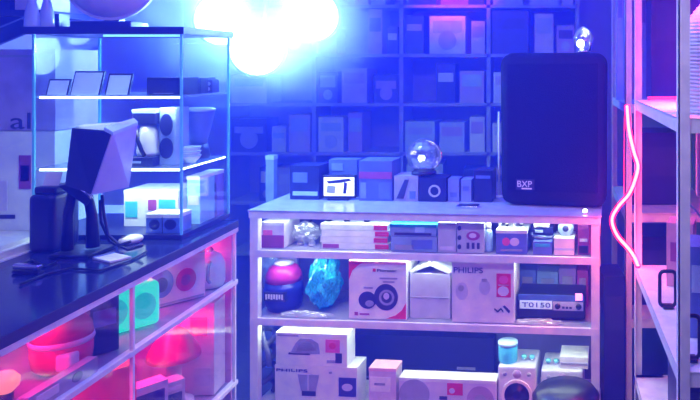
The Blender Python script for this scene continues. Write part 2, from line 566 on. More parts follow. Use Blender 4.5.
bcarton('white_block_box', 'small bright white box above the thin dark blue box', 'box', 534, 549, 223, bz(542, 228, .06) + .002, .06, .09, CARD, top=CARD, prints=[('rect', .2, .8, .2, .35, PALEBLUE)])
bcarton('white_carton', 'bright white box with faint blue band near the right end of the upper shelf', 'box', 554, 574, 239, Z1, .03, .13, CARD, top=CARD, prints=[('rect', 0, 1, .3, .42, PALEBLUE)])
q = bw(bpx(566, .11), .11, bz(564, 239, .05) + .003)
tt = thing('cable_roll', 'pale blue roll standing on the bright white box', 'roll', q, BA)
MB().lathe([(.035, -.03), (.035, .03)], (0, 0, .036), 24, 'y').build('winding', PALEBLUE, tt)
MB().lathe([(.014, -.032), (.014, .032)], (0, 0, .036), 18, 'y').build('core', NAVY, tt)
bcarton('maroon_box', 'maroon box at the right end of the upper counter shelf', 'box', 578, 589, 223, Z1, .045, .15, PLUM, prints=[('rect', .1, .9, .05, .28, NAVY), ('rect', .15, .85, .4, .5, LILACCARD)])

# --- middle shelf
q = bw(bpx(284, .14), .14, Z2 + .001)
tt = thing('rounded_package', 'dark blue rounded package with magenta crown and lilac oval top', 'package', q, BA)
MB().lathe([(.07, 0), (.084, .03), (.088, .09), (.082, .13)], n=28).build('body', mat('deep_blue_plastic', (.02, .03, .35), .3), tt)
MB().lathe([(.083, .13), (.08, .16), (.066, .19), (.045, .205)], n=28).build('crown', mat('magenta_plastic', (.6, .03, .35), .3), tt)
MB().lathe([(.046, .205), (.042, .215), (.03, .222), (.01, .224)], n=24).build('oval_top', mat('lilac_plastic', (.7, .6, .85), .3), tt)
MB().box(-.05, .05, -.093, -.07, .06, .10).build('front_plate', NAVY, tt)
for k in range(7):
    MB().box(-.043 + .0125 * k, -.035 + .0125 * k, -.0945, -.092, .068 + .003 * (k % 2), .092).build('letter_mark', CARD, tt)
q = bw(bpx(325, .15), .15, Z2 + .001)
tag(MB().blob((0, 0, .125), (.072, .10, .12), .28, 29, 4, 2.4, flat=.001).build('cyan_bag', CYANFILM, None, q, 0), 'crumpled cyan plastic bag beside the speaker box on the middle shelf', 'bag')
q = bw(bpx(272, .34), .345, Z2 + .001)
tag(MB().blob((0, 0, .10), (.055, .05, .12), .3, 17, 3, 2.4, flat=.001).build('clear_bag', FILM, None, q, 0), 'crumpled clear plastic bag left of the dark blue package', 'bag')
q = bw(bpx(305, .025), .025, Z2 + .001)
tag(MB().blob((0, 0, .012), (.12, .018, .016), .4, 23, 3, 3.5, flat=.001).build('plastic_wrap', FILM, None, q, BA), 'strip of crumpled clear wrap lying before the dark blue package', 'wrap')

bcarton('speaker_box', 'white box with red corners picturing two round car speakers', 'box', 349, 406, 262, Z2, .03, .19, CARD, top=mat('pink_lid', (.85, .45, .55), .5), prints=[
    ('poly', 0, 0, 0, 0, RED, [(0, .68), (.06, .84), (.17, .94), (.26, .99), (0, .99)]), ('poly', 0, 0, 0, 0, RED, [(1, .30), (1, .02), (.66, .02), (.82, .08), (.93, .17)]),
    ('disc', .17, .48, .18, .48, DARK), ('disc2', .29, .44, .22, .33, GREYPRINT), ('disc', .44, .86, .16, .62, DARK), ('ring', .53, .80, .25, .52, GREYPRINT), ('disc2', .61, .71, .35, .47, LILACCARD),
    ('rect', .42, .47, .83, .88, RED), ('text', .50, .84, .83, .88, DARK, 'Pioneer'), ('rect', .54, .85, .70, .73, GREYPRINT), ('rect', .26, .42, .53, .56, GREYPRINT), ('rect', .6, .8, .64, .67, GREYPRINT),
    ('rect', .10, .16, .06, .12, PLUM), ('rect', .19, .36, .07, .10, PLUM)])
# open carton with gable flaps
ly = .06
a, b = bpx(410, ly), bpx(450, ly)
h = bz(430, 274, ly) - Z2
t = thing('open_carton', 'pale lavender carton with its two top flaps raised like a roof', 'box', bw((a + b) / 2, ly + .09, Z2 + .001), BA)
w = b - a
MB().box(-w / 2, w / 2, -.09, .09, 0, h).build('body', mat('lavender_card', (.58, .55, .68), .55), t)
MB().box(-w / 2, w / 2, -.0925, -.089, h * .45, h * .475).build('seam', GREYPRINT, t)
for s in (-1, 1):
    MB().prism([(s * w / 2, h - .002), (s * w / 2, h + .008), (s * .004, h + .048), (0, h + .036)], -.09, .088).build('flap', CARD, t)
bcarton('appliance_box', 'large white box with dark lettering and a red panel, right of the open carton', 'box', 452, 514, 261, Z2, .03, .19, mat('warm_white_card', (.78, .72, .80), .5), top=CARD, prints=[
    ('text', .03, .50, .80, .89, mat('navy_print', (.05, .05, .28), .5), 'PHILIPS'), ('rect', .72, .95, .42, .80, RED), ('disc2', .76, .91, .64, .77, PINK), ('disc2', .74, .92, .44, .60, LILACCARD),
    ('rect', .75, .92, .605, .625, LILACCARD), ('disc', .06, .26, .36, .64, mat('faint_print', (.58, .54, .70), .5)), ('disc2', .10, .2, .50, .60, GREYPRINT), ('disc', .44, .62, .45, .70, MATS['faint_print']), ('rect', .48, .57, .66, .71, GREYPRINT),
    ('poly', 0, 0, 0, 0, DARK, [(.68, .22), (.74, .17), (.79, .22), (.83, .17), (.83, .20), (.79, .25), (.74, .20), (.69, .24)]),
    ('poly', 0, 0, 0, 0, DARK, [(.82, .27), (.92, .16), (.94, .20), (.85, .29)])])
for k, (x0, x1, yt, m) in enumerate(((519, 536, 264, BLUECARD), (537, 558, 266, mat('steel_blue_card', (.25, .36, .6))), (559, 576, 263, mat('violet_card', (.3, .2, .55), .5)), (577, 588, 265, PLUM))):
    bcarton('upright_box', ['navy upright box leftmost behind the car stereo', 'steel blue upright box second from left behind the car stereo', 'violet upright box third from left behind the car stereo', 'maroon upright box rightmost behind the car stereo'][k], 'box', x0, x1, yt + 6, Z2, .27, .1, m, group='upright boxes behind the car stereo', prints=[('rect', .2, .8, .35, .8, GREYPRINT)])
ly = .07
a, b = bpx(517, ly), bpx(585, ly)
t = thing('car_stereo', 'black car stereo with pale lettered display and dials, on the middle shelf', 'stereo', bw((a + b) / 2, ly + .08, Z2 + .012), BA)
w = b - a
MB().box(-w / 2, w / 2, -.075, .08, 0, .105, .006).build('body', BLACK, t)
MB().box(-w / 2 + .005, w / 2 - .005, -.078, -.07, .078, .104).build('top_fascia', mat('blue_fascia', (.08, .15, .45), .35), t)
MB().box(-w / 2 + .012, -w / 2 + .012 + w * .48, -.081, -.074, .042, .078).build('display', mat('lit_display', (.6, .7, .9), .3, emit=(.5, .65, 1), strength=.35), t)
text(t, 'T0150', -w / 2 + .022, -.082, .050, w * .42, .02, DARK)
MB().box(.01, w / 2 - .008, -.081, -.074, .038, .076).build('control_panel', GREYCARD, t)
for x in (.03, w / 2 - .028):
    MB().lathe([(.011, -.008), (.013, 0)], (x, -.082, .057), 18, 'y').build('dial', BLACK, t)
for x in (.05, .066, .082):
    MB().box(x, x + .011, -.084, -.08, .047, .056).build('button', DARK, t)
MB().box(w / 2 - .042, w / 2 - .012, -.086, -.076, .086, .114).build('indicator_lamp', mat('pink_indicator', (.8, .2, .6), emit=(1, .25, .75), strength=2.2), t)
q = bw(bpx(538, .03), .035, Z2 + .001)
tag(MB().blob((0, 0, .008), (.10, .025, .012), .5, 31, 3, 4, flat=.001).build('film_sheet', FILM, None, q, BA), 'crumpled clear film lying before the car stereo', 'wrap')

# --- lower shelf
hB = bz(316, 367, .03)
bcarton('blender_box', 'white box with dark lettering picturing a blender, beneath the box with the red square', 'box', 275, 357, 367, Z3, .03, .12, CARD, top=CARD, prints=[
    ('text', .02, .40, .86, .93, mat('navy_print', (0, 0, 0)), 'PHILIPS'), ('poly', 0, 0, 0, 0, GREYPRINT, [(.32, .40), (.50, .40), (.54, .80), (.28, .80)]), ('rect', .33, .50, .28, .40, DARK), ('rect', .40, .42, .42, .8, LILACCARD),
    ('rect', .78, .99, .30, .76, mat('navy_print', (0, 0, 0))), ('disc2', .82, .95, .44, .62, LILACCARD), ('disc', .66, .70, .84, .90, GREYPRINT)])
bcarton('iron_box', 'white box picturing a grey appliance and a red square, on the blender box', 'box', 276, 347, 334, hB + .003, .03, .1, CARD, top=CARD, prints=[
    ('poly', 0, 0, 0, 0, GREYPRINT, [(.20, .38), (.62, .38), (.60, .70), (.50, .84), (.34, .84), (.28, .70)]), ('poly', 0, 0, 0, 0, CARD, [(.28, .46), (.56, .46), (.54, .68), (.47, .76), (.37, .76), (.32, .68)]), ('rect', .18, .48, .34, .40, DARK),
    ('rect', .70, .90, .44, .84, PINK), ('disc2', .75, .85, .55, .75, RED), ('rect', .84, .93, .12, .42, DARK), ('rect', .72, .84, .12, .2, GREYPRINT), ('rect', .02, .32, .90, .96, GREYPRINT)])
t = thing('coiled_hose', 'dark grey corrugated hose coiled at the left end of the lower shelf', 'hose', bw(bpx(266, .12), .13, Z3 + .001), 0)
MB().tube([(.03 * math.cos(k * .5), .06 * math.sin(k * .5), .02 + k * .0065) for k in range(48)], .013, 8).build('coil', mat('dark_grey_rubber', (.08, .08, .14), .5), t)
MB().tube([(.035, -.06, .16), (.03, -.065, .22), (.0, -.05, .29), (-.02, -.02, .33)], .012, 8).build('end_piece', mat('mid_grey_rubber', (.22, .22, .32), .5), t)
bcarton('tv_carton', 'wide dark navy carton standing at the back of the lower shelf', 'box', 312, 494, 336, Z3, .32, .07, NAVY, prints=[('rect', .03, .97, .05, .08, BLUECARD), ('rect', .8, .9, .3, .36, GREYPRINT)])
bcarton('small_pink_box', 'small pale pink box with white label beside the long box', 'box', 369, 396, 369, Z3, .03, .09, mat('pink_card', (.66, .55, .70), .5), top=mat('pink_lid', (0, 0, 0)), prints=[('rect', .05, .8, .45, .8, CARD), ('rect', .2, .6, .6, .66, GREYPRINT)])
bcarton('long_box', 'long white topped box printed with round shapes and a red patch', 'box', 399, 496, 380, Z3, .03, .08, LILACCARD, top=CARD, prints=[
    ('disc', .0, .32, .1, .98, GREYPRINT), ('disc', .70, .98, .0, .85, mat('mauve_print', (.42, .3, .5), .5)), ('disc2', .78, .9, .25, .6, GREYPRINT), ('rect', .50, .66, .55, .9, RED), ('disc2', .52, .58, .6, .76, LILACCARD), ('rect', .42, .50, .4, .5, DARK)])


def pa_speaker(name, label, x0, x1, ytop, ly, depth):
    a, b = bpx(x0, ly), bpx(x1, ly)
    h = bz((x0 + x1) / 2, ytop, ly) - Z3
    w = b - a
    t = thing(name, label, 'speaker', bw((a + b) / 2, ly + depth / 2, Z3 + .001), BA, 'pale speakers on the lower counter shelf')
    MB().box(-w / 2, w / 2, -depth / 2, depth / 2, 0, h, .01).build('body', mat('pale_speaker_shell', (.62, .62, .74), .4), t)
    r = w * .36
    MB().ring(0, h * .40, r * .92, r * 1.12, -depth / 2 - .008, -depth / 2 + .002).build('woofer_rim', CARD, t)
    MB().lathe([(r * .95, -.002), (r * .5, .02 - .018), (r * .2, -.004)], (0, -depth / 2 - .003, h * .40), 24, 'y').build('woofer_cone', BLACK, t)
    for s in (-1, 1):
        MB().lathe([(.008, -.004), (.01, .001)], (s * w * .32, -depth / 2, h * .84), 14, 'y').build('screw_cap', GREYPRINT, t)
    MB().lathe([(.016, -.004), (.02, .001)], (0, -depth / 2, h * .84), 18, 'y').build('tweeter', mat('mauve_print', (.42, .3, .5)), t)
    return h


hs = pa_speaker('bookshelf_speaker', 'pale box speaker with big black cone, under the pale cyan cup', 498, 536, 367, .05, .2)
pa_speaker('bookshelf_speaker', 'pale box speaker behind the dark cushion at the right of the lower shelf', 541, 583, 371, .07, .2)
q = bw(bpx(508, .11), .11, Z3 + hs + .002)
t = thing('cyan_cup', 'pale cyan plastic jar standing on the pale box speaker', 'jar', q, BA)
MB().lathe([(.040, 0), (.043, .01), (.043, .07), (.042, .075)], n=24).build('body', mat('cyan_jar_plastic', (.08, .55, .75), .35), t)
MB().lathe([(.045, .075), (.045, .088), (.042, .09)], n=24).build('lid', PALEBLUE, t)
for k, x in enumerate((524, 532, 548, 556)):
    onb = x < 538
    q = bw(bpx(x, .12), .12 if onb else .13, Z3 + (hs if onb else bz(564, 371, .07) - Z3) + .003)
    tt = thing('glass_ornament', ('first', 'second', 'third', 'fourth')[k] + ' from left of the small sparkling glass ornaments on the pale speakers', 'ornament', q, 0, 'small glass ornaments on the speakers')
    MB().lathe([(.008, 0), (.008, .006)], n=8).build('base', CHROME, tt)
    MB().lathe([(.006, .006), (.014, .014), (.012, .022), (.003, .026)], n=8).build('crystal', mat('teal_crystal', (.2, .7, .75), .08, .3), tt)
bcarton('white_flat_box', 'flat white box with grey line lying on the right pale speaker', 'box', 560, 588, 358, bz(564, 371, .07) + .002, .09, .13, CARD, top=CARD, prints=[('rect', .02, .98, .35, .55, GREYPRINT)])
q = bw(bpx(566, -.12), -.13, 0.001)
t = thing('floor_stool', 'dark round padded stool standing in front of the counter at right', 'stool', q, 0)
MB().lathe([(.12, .19), (.135, .2), (.14, .235), (.12, .262), (.06, .272), (.01, .274)], n=28).build('seat', BLACK, t)
for k in range(4):
    q4 = math.pi / 4 + k * math.pi / 2
    MB().tube([(.085 * math.cos(q4), .085 * math.sin(q4), .2), (.11 * math.cos(q4), .11 * math.sin(q4), 0)], .012, 8).build('leg', BLACK, t)

# --- on the counter top
ZT = BZ[0]
bcarton('black_device_box', 'dark box with pale stripe near the left end of the counter top', 'box', 290, 319, 166, ZT, .25, .12, NAVY, prints=[('rect', .1, .95, .12, .24, PALEBLUE), ('rect', .1, .6, .5, .8, BLUECARD)])
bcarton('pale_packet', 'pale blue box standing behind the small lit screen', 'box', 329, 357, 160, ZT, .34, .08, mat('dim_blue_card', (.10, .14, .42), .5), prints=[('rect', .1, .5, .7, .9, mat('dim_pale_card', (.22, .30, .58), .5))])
ly = .24
a, b = bpx(321, ly), bpx(354, ly)
w = b - a
t = thing('screen', 'small lit screen with bright white picture on the counter top', 'screen', bw((a + b) / 2, ly + .02, ZT + .001), BA + .08)
MB().box(-w / 2, w / 2, 0, .025, .008, .118, .004).build('casing', BLACK, t)
MB().box(-w / 2 + .008, w / 2 - .008, -.002, .001, .018, .108).build('display', mat('lit_screen', (.8, .8, .7), emit=(.85, .95, .75), strength=1.1), t)
MB().prism([(-.06, .09), (.05, .102), (.06, .092), (.01, .082), (-.05, .078)], -.004, 0).build('picture_shape', DARK, t)
MB().prism([(.02, .03), (.035, .03), (.04, .08), (.025, .085)], -.004, 0).build('picture_shape', DARK, t)
MB().prism([(-.06, .035), (-.02, .03), (-.015, .065), (-.055, .07)], -.004, 0).build('picture_shape', GREYCARD, t)
MB().box(-.05, .05, -.02, .05, 0, .01).build('foot', BLACK, t)
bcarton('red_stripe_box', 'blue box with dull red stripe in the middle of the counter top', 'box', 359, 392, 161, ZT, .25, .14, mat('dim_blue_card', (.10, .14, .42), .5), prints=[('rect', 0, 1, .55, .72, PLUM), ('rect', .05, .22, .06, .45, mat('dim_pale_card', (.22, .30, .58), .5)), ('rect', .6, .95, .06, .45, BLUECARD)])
bcarton('dark_arrow_box', 'pale violet box with a dark slanted shape, below the crystal globe at left', 'box', 394, 418, 176, ZT, .25, .12, mat('violet_grey_card', (.35, .35, .6), .5), prints=[('poly', 0, 0, 0, 0, DARK, [(.1, .1), (.4, .1), (.62, .85), (.45, .85)]), ('rect', .65, .9, .1, .4, BLUECARD)])
bcarton('ring_box', 'dark navy box with a pale ring, below the crystal globe at right', 'box', 419, 446, 178, ZT, .25, .12, NAVY, prints=[('ring', .35, .8, .15, .75, GREYCARD)])
q = bw(bpx(424, .31), .31, bz(419, 176, .25) + .002)
t = thing('crystal_globe', 'clear faceted party globe glinting on two boxes of the counter top', 'globe lamp', q, 0)
MB().lathe([(.06, 0), (.06, .012), (.045, .02)], n=20).build('base', BLACK, t)
MB().lathe([(.045, .018), (.075, .045), (.088, .085), (.078, .125), (.05, .155), (.012, .17)], n=12).build('dome', CRYSTAL, t)
t.children[-1].data.polygons.foreach_set('use_smooth', [False] * len(t.children[-1].data.polygons))
MB().lathe([(.012, 0), (.018, .012), (.012, .024)], (-.01, -.01, .065), 12).build('lamp', mat('white_glow', (.9, .9, .9), emit=(.8, .95, 1), strength=8), t)
MB().tube([(.088 * math.cos(q_), -.03, .09 + .075 * math.sin(q_)) for q_ in [-1.0 + .2 * k for k in range(13)]], .004, 6).build('chrome_arc', CHROME, t)
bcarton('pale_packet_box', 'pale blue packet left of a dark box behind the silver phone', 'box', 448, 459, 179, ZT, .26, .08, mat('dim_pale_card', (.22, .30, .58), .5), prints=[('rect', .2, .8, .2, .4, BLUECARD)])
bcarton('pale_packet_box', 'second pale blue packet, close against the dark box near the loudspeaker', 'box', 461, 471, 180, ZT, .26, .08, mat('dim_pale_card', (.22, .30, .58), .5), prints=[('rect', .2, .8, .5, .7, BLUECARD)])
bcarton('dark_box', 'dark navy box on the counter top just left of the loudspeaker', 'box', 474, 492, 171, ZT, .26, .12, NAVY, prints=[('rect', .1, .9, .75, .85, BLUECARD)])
t = thing('phone', 'slim silver phone lying flat on the counter top before the pale packets', 'phone', bw(bpx(467, .12), .14, ZT + .001), BA)
MB().box(-.05, .05, -.03, .03, 0, .009, .003).build('body', CHROME, t)
MB().box(-.042, .042, -.026, .026, .0085, .0105).build('screen', BLACK, t)
t = thing('display_pole', 'thin pale upright pole on the counter top beside the loudspeaker', 'pole', bw(bpx(499, .39), .39, ZT + .001), BA)
MB().lathe([(.02, 0), (.02, .006), (.006, .01)], n=18).build('base', METAL, t)
MB().tube([(0, 0, .008), (0, 0, .42)], .006, 8).build('rod', METAL, t)
t = thing('led_button', 'tiny glowing white lamp on the right corner of the counter top', 'lamp', bw(bpx(585, .05), .05, ZT + .001), 0)
MB().lathe([(.012, 0), (.012, .006)], n=12).build('base', CHROME, t)
MB().lathe([(.010, .006), (.011, .012), (.006, .018)], n=12).build('bulb', MATS['white_glow'], t)
t = thing('carton_column', 'tall slim pale blue carton standing behind the counter left end', 'box', bw(bpx(266, .5), .56, 0), BA)
MB().box(-.022, .022, -.02, .02, .0, 1.12).build('body', mat('steel_blue_card', (0, 0, 0)), t)
MB().box(-.024, .024, -.022, .022, 1.10, 1.122).build('lid', PALEBLUE, t)

# ------------------------------------------------------------------ loudspeaker
D = 3.2
p = pt(558, 205, D)
t = thing('loudspeaker', 'tall black loudspeaker with rounded corners standing on the counter right end', 'speaker', (p.x, 3.33, ZT + .001), math.radians(-11))
W, H, DP = .52, .705, .30
bm = bmesh.new()
prof = [(-W / 2, -DP / 2), (W / 2, -DP / 2), (W / 2 - .06, DP / 2), (-W / 2 + .06, DP / 2)]
vb = [bm.verts.new((x * .98, y, 0)) for x, y in prof]
vt = [bm.verts.new((x, y, H)) for x, y in prof]
bm.faces.new(vb[::-1])
bm.faces.new(vt)
for i in range(4):
    bm.faces.new((vb[i], vb[(i + 1) % 4], vt[(i + 1) % 4], vt[i]))
bmesh.ops.bevel(bm, geom=bm.edges[:], offset=.055, segments=5, affect='EDGES', profile=.5)
bm.verts.index_update()
m_ = MB().add([v.co.copy() for v in bm.verts], [[v.index for v in f.verts] for f in bm.faces], True)
bm.free()
m_.build('cabinet', mat('black_textured_shell', (.008, .008, .015), .7, bump=.3, scale=120, spec=.15), t)
MB().box(-W / 2 + .05, W / 2 - .05, -DP / 2 - .006, -DP / 2 + .01, .07, H - .05, .006).build('grille', mat('black_mesh_grille', (.006, .006, .012), .8, bump=.6, scale=200, spec=.1), t)
bdg = MB().box(-W / 2 + .095, -W / 2 + .18, -DP / 2 - .010, -DP / 2 - .004, .078, .126).build('badge', mat('badge_back', (.02, .02, .1), .4), t)
text(bdg, 'BXP', -W / 2 + .102, -DP / 2 - .0105, .092, .068, .028, mat('badge_letters', (.85, .85, .92), .4))
MB().box(-W / 2 + .122, -W / 2 + .170, -DP / 2 - .0125, -DP / 2 - .009, .082, .088).build('badge_line', MATS['badge_letters'], bdg)
t = thing('crystal_lamp', 'small sparkling glass lamp glowing white on top of the loudspeaker', 'lamp', pt(583, 50, 3.33) * 1.0, 0)
t.location = (pt(583, 50, 3.33).x, 3.33, ZT + H + .002)
MB().lathe([(.03, 0), (.03, .01), (.012, .02)], n=16).build('base', CHROME, t)
MB().lathe([(.018, .018), (.045, .05), (.05, .08), (.03, .11), (.008, .125)], n=9).build('crystal_shade', CRYSTAL, t)
MB().lathe([(.006, -.02), (.018, -.008), (.018, .008), (.006, .02)], (-.012, 0, .045), 12).build('bulb', MATS['white_glow'], t)
MB().tube([(.03, -.02, .01), (.034, -.03, .04), (.03, -.03, .06)], .005, 6).build('chrome_arm', CHROME, t)

# ------------------------------------------------------------------ wall shelves behind, full of cartons
sx0, sx1, sy0, sy1 = -2.05, .16, 4.38, 4.72
t = thing('wall_shelving', 'tall dark shelving filled with cartons along the back wall, dim in the haze', 'shelving')
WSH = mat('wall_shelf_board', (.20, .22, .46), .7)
levels = [.42, .74, 1.05, 1.36, 1.67, 1.98, 2.3]
for x in (sx0, -1.5, -.95, -.40, sx1):
    MB().box(x - .012, x + .012, sy0 + .03, sy1, 0, 2.5).build('upright', WSH, t)
for z in levels:
    MB().box(sx0, sx1, sy0 + .03, sy1, z - .02, z).build('shelf', WSH, t)
rng = random.Random(7)
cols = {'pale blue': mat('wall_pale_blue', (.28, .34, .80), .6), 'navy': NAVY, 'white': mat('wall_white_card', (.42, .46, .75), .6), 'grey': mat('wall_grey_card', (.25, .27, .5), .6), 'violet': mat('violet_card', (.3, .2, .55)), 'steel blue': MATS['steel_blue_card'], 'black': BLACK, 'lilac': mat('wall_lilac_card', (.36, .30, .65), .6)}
lname = {.74: 'lowest visible wall shelf', 1.05: 'wall shelf just above the counter goods', 1.36: 'middle wall shelf', 1.67: 'wall shelf above the middle one', 1.98: 'topmost wall shelf in view'}
ordn = ['first', 'second', 'third', 'fourth', 'fifth', 'sixth', 'seventh', 'eighth', 'ninth', 'tenth', 'eleventh', 'twelfth', 'thirteenth', 'fourteenth']
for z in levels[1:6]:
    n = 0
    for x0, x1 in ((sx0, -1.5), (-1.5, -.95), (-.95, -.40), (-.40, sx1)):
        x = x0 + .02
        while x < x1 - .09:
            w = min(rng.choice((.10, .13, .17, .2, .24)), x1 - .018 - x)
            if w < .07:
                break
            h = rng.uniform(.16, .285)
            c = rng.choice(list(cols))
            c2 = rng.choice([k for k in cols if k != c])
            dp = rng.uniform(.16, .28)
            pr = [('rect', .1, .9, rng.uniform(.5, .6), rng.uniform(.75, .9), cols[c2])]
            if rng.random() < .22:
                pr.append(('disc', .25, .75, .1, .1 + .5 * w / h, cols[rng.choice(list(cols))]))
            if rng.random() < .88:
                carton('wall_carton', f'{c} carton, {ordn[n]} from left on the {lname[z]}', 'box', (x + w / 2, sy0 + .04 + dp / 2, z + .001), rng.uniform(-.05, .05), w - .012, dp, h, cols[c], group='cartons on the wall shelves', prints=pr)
                n += 1
            x += w + rng.uniform(.0, .03)

# ------------------------------------------------------------------ left glass counter
LX0, LX1, LY0, LY1, LZ = -1.83, -1.32, .95, 2.94, .95
t = thing('glass_counter', 'long glass fronted counter with dark top and pink lit goods, at left', 'counter', (LX1, LY1, 0))
ox, oy = -LX1, -LY1
TOPM = mat('dark_glossy_top', (.02, .025, .09), .12, scale=3)


def lc(name, m, *b, **k):
    return MB().box(b[0] + ox, b[1] + ox, b[2] + oy, b[3] + oy, b[4], b[5], **k).build(name, m, t)


lc('counter_top', TOPM, LX0, LX1, LY0, LY1, LZ - .022, LZ)
lc('top_edge_trim', NAVY, LX1 - .001, LX1 + .004, LY0, LY1, LZ - .03, LZ - .001)
lc('back_edge_trim', mat('bright_edge_strip', (.85, .85, .9), .25), LX0 - .012, LX0 + .018, LY0, 2.56, LZ - .03, LZ + .004)
lc('front_rail', METAL, LX1 - .022, LX1 + .003, LY0, LY1, LZ - .048, LZ - .03)
for y in (LY0, 2.205, LY1 - .024):
    for x in (LX0, LX1 - .024):
        lc('post', METAL, x + .013, x + .024, y, y + .011, 0, LZ - .022)
for z in (.70, .28):
    lc('shelf_rail', METAL, LX1 - .022, LX1 + .002, LY0, LY1, z - .016, z)
    lc('shelf', mat('pale_glass_shelf', (.36, .30, .46), .2), LX0 + .02, LX1 - .023, LY0 + .02, LY1 - .02, z - .014, z - .004)
lc('plinth', METAL, LX0, LX1, LY0, LY1, 0, .07)
lc('back_panel', mat('counter_rear_panel', (.50, .20, .48), .6), LX0, LX0 + .012, LY0, LY1, .07, LZ - .022)
lc('end_panel', mat('counter_end_panel', (.72, .30, .55), .5), LX0, LX1 - .024, LY1 - .010, LY1, .07, LZ - .022)
lc('front_pane', GLASS, LX1 - .008, LX1 - .003, LY0 + .02, 2.2, .07, LZ - .045)
lc('front_pane', GLASS, LX1 - .008, LX1 - .003, 2.232, LY1 - .03, .07, LZ - .045)
lc('light_strip', LEDPINK, LX1 - .20, LX1 - .19, LY0 + .1, LY1 - .1, LZ - .034, LZ - .026)
lc('light_strip', LEDPINK, LX1 - .20, LX1 - .19, LY0 + .1, LY1 - .1, .672, .680)
for z, e in ((LZ - .045, 10), (.665, 12)):
    lo = light('counter_pink_light', 'AREA', (LX1 - .17, 2.0, z), e, (1.0, .015, .26), .03, 1.9)


def lp(px, X, z):
    """spot on the counter where column px meets the plane x = X"""
    return Vector((X, X * F / (px - VX), z))


SZ, SZ2 = .701, .281
R90 = math.radians(52)
q = lp(62, -1.45, SZ)
t = thing('red_pot', 'shiny red lidded pot with pale band behind the counter glass', 'pot', q, 0)
MB().lathe([(.055, 0), (.074, .015), (.080, .05), (.080, .085)], n=28).build('body', mat('red_enamel', (.75, .04, .14), .25), t)
MB().lathe([(.081, .083), (.084, .09), (.081, .1)], n=28).build('band', CARD, t)
MB().lathe([(.080, .1), (.076, .13), (.058, .155), (.02, .17)], n=28).build('lid', mat('red_enamel', (0, 0, 0)), t)
MB().lathe([(.012, .168), (.018, .174), (.016, .182), (.005, .185)], n=14).build('knob', BLACK, t)
MB().box(.03, .075, -.075, -.03, .02, .07, .01).build('control_panel', CARD, t)
q = lp(94, -1.46, SZ)
carton('navy_tall_box', 'dark navy box between the red pot and the teal green speaker', 'box', lp(101, -1.42, SZ), R90, .08, .06, .17, NAVY, prints=[('rect', .1, .9, .5, .8, BLUECARD)])
t = thing('teal_glow_speaker', 'teal green speaker with an added glow inside the counter, left of the circle box', 'speaker', lp(124, -1.46, SZ), R90)
MB().box(-.10, .10, -.045, .045, 0, .15, .02).build('body', mat('teal_shell', (.02, .55, .45), .35, emit=(.0, .85, .5), strength=.9), t)  # emission added so the green shows under the pink light
MB().disc(-.045, .075, .038, .045, -.049, -.044).build('grille', mat('teal_grille', (.02, .42, .40), .5, emit=(0, .7, .5), strength=.6), t)
MB().disc(.045, .075, .038, .045, -.049, -.044).build('grille', MATS['teal_grille'], t)
MB().tube([(-.07, 0, .148), (-.06, 0, .18), (.06, 0, .18), (.07, 0, .148)], .007, 8).build('handle', CARD, t)
carton('circle_box', 'white box printed with a navy and a crimson circle, behind the counter glass', 'box', lp(171, -1.452, SZ), R90, .22, .08, .182, mat('pinkish_white_card', (.80, .66, .78), .5), top=PINK, prints=[
    ('disc', .08, .46, .18, .76, BLUECARD), ('disc2', .17, .36, .30, .60, NAVY), ('disc', .50, .84, .20, .68, mat('crimson_print', (.6, .02, .2), .5)), ('disc2', .58, .74, .32, .56, PLUM), ('rect', .02, .98, .02, .06, GREYPRINT)])
t = thing('white_kettle', 'small white rounded kettle at the far end of the upper glass shelf', 'kettle', (-1.39, 2.85, SZ), 0)
MB().lathe([(.045, 0), (.055, .02), (.055, .09), (.04, .125), (.015, .14)], n=22).build('body', CARD, t)
MB().lathe([(.008, .138), (.012, .15), (.004, .158)], n=12).build('knob', PLUM, t)
MB().tube([(.02, -.045, .11), (.03, -.08, .10), (.03, -.085, .05), (.02, -.05, .03)], .007, 6).build('handle', PLUM, t)
t = thing('amber_lamp', 'small peach coloured round lamp at the left edge inside the counter', 'lamp', lp(5, -1.47, SZ), 0)
MB().lathe([(.02, 0), (.02, .02)], n=14).build('base', BLACK, t)
MB().lathe([(.018, .02), (.032, .035), (.034, .055), (.02, .072), (.004, .078)], n=18).build('globe', mat('peach_glow', (.8, .4, .3), emit=(1, .35, .25), strength=.7), t)
carton('clear_tray_box', 'flat grey tray box in front of the red pot', 'box', lp(60, -1.352, SZ), math.radians(88), .26, .03, .045, mat('clear_grey_plastic', (.4, .34, .45), .3), prints=[('rect', .1, .4, .3, .8, CARD), ('disc', .6, .75, .2, .8, DARK)])
# lower glass shelf
carton('red_carton', 'bright red carton on the lower glass shelf, nearest the camera', 'box', lp(92, -1.475, SZ2), R90, .20, .16, .35, mat('red_carton_card', (.75, .02, .12), .4), prints=[('rect', .05, .95, .02, .6, PLUM), ('rect', .1, .4, .65, .8, PINK)])
t = thing('tilted_panel_box', 'pale pink box leaning back behind the counter post', 'box', (-1.62, 2.44, SZ2), R90)
MB().prism([(-.11, .0), (.11, .0), (.11, .29), (-.11, .37)], -.06, .06).build('body', mat('pale_pink_card', (.80, .38, .50), .5), t)
MB().prism([(-.112, .368), (.112, .288), (.112, .30), (-.112, .38)], -.062, .062).build('lid', PLUM, t)
MB().box(-.08, .06, -.0625, -.059, .12, .24).build('printed_patch', LILACCARD, t)
carton('grey_monitor_box', 'dark violet box with pale frame below the pale pink leaning box', 'box', lp(146, -1.405, SZ2), R90, .12, .06, .22, LILACCARD, prints=[('rect', .1, .9, .05, .88, mat('deep_violet_print', (.06, .03, .2), .4))])
t = thing('red_hood', 'red conical hood with pale foot on the lower glass shelf', 'appliance', (-1.45, 2.685, SZ2), 0)
MB().lathe([(.07, 0), (.07, .03), (.03, .05), (.025, .2)], n=20).build('stand', LILACCARD, t)
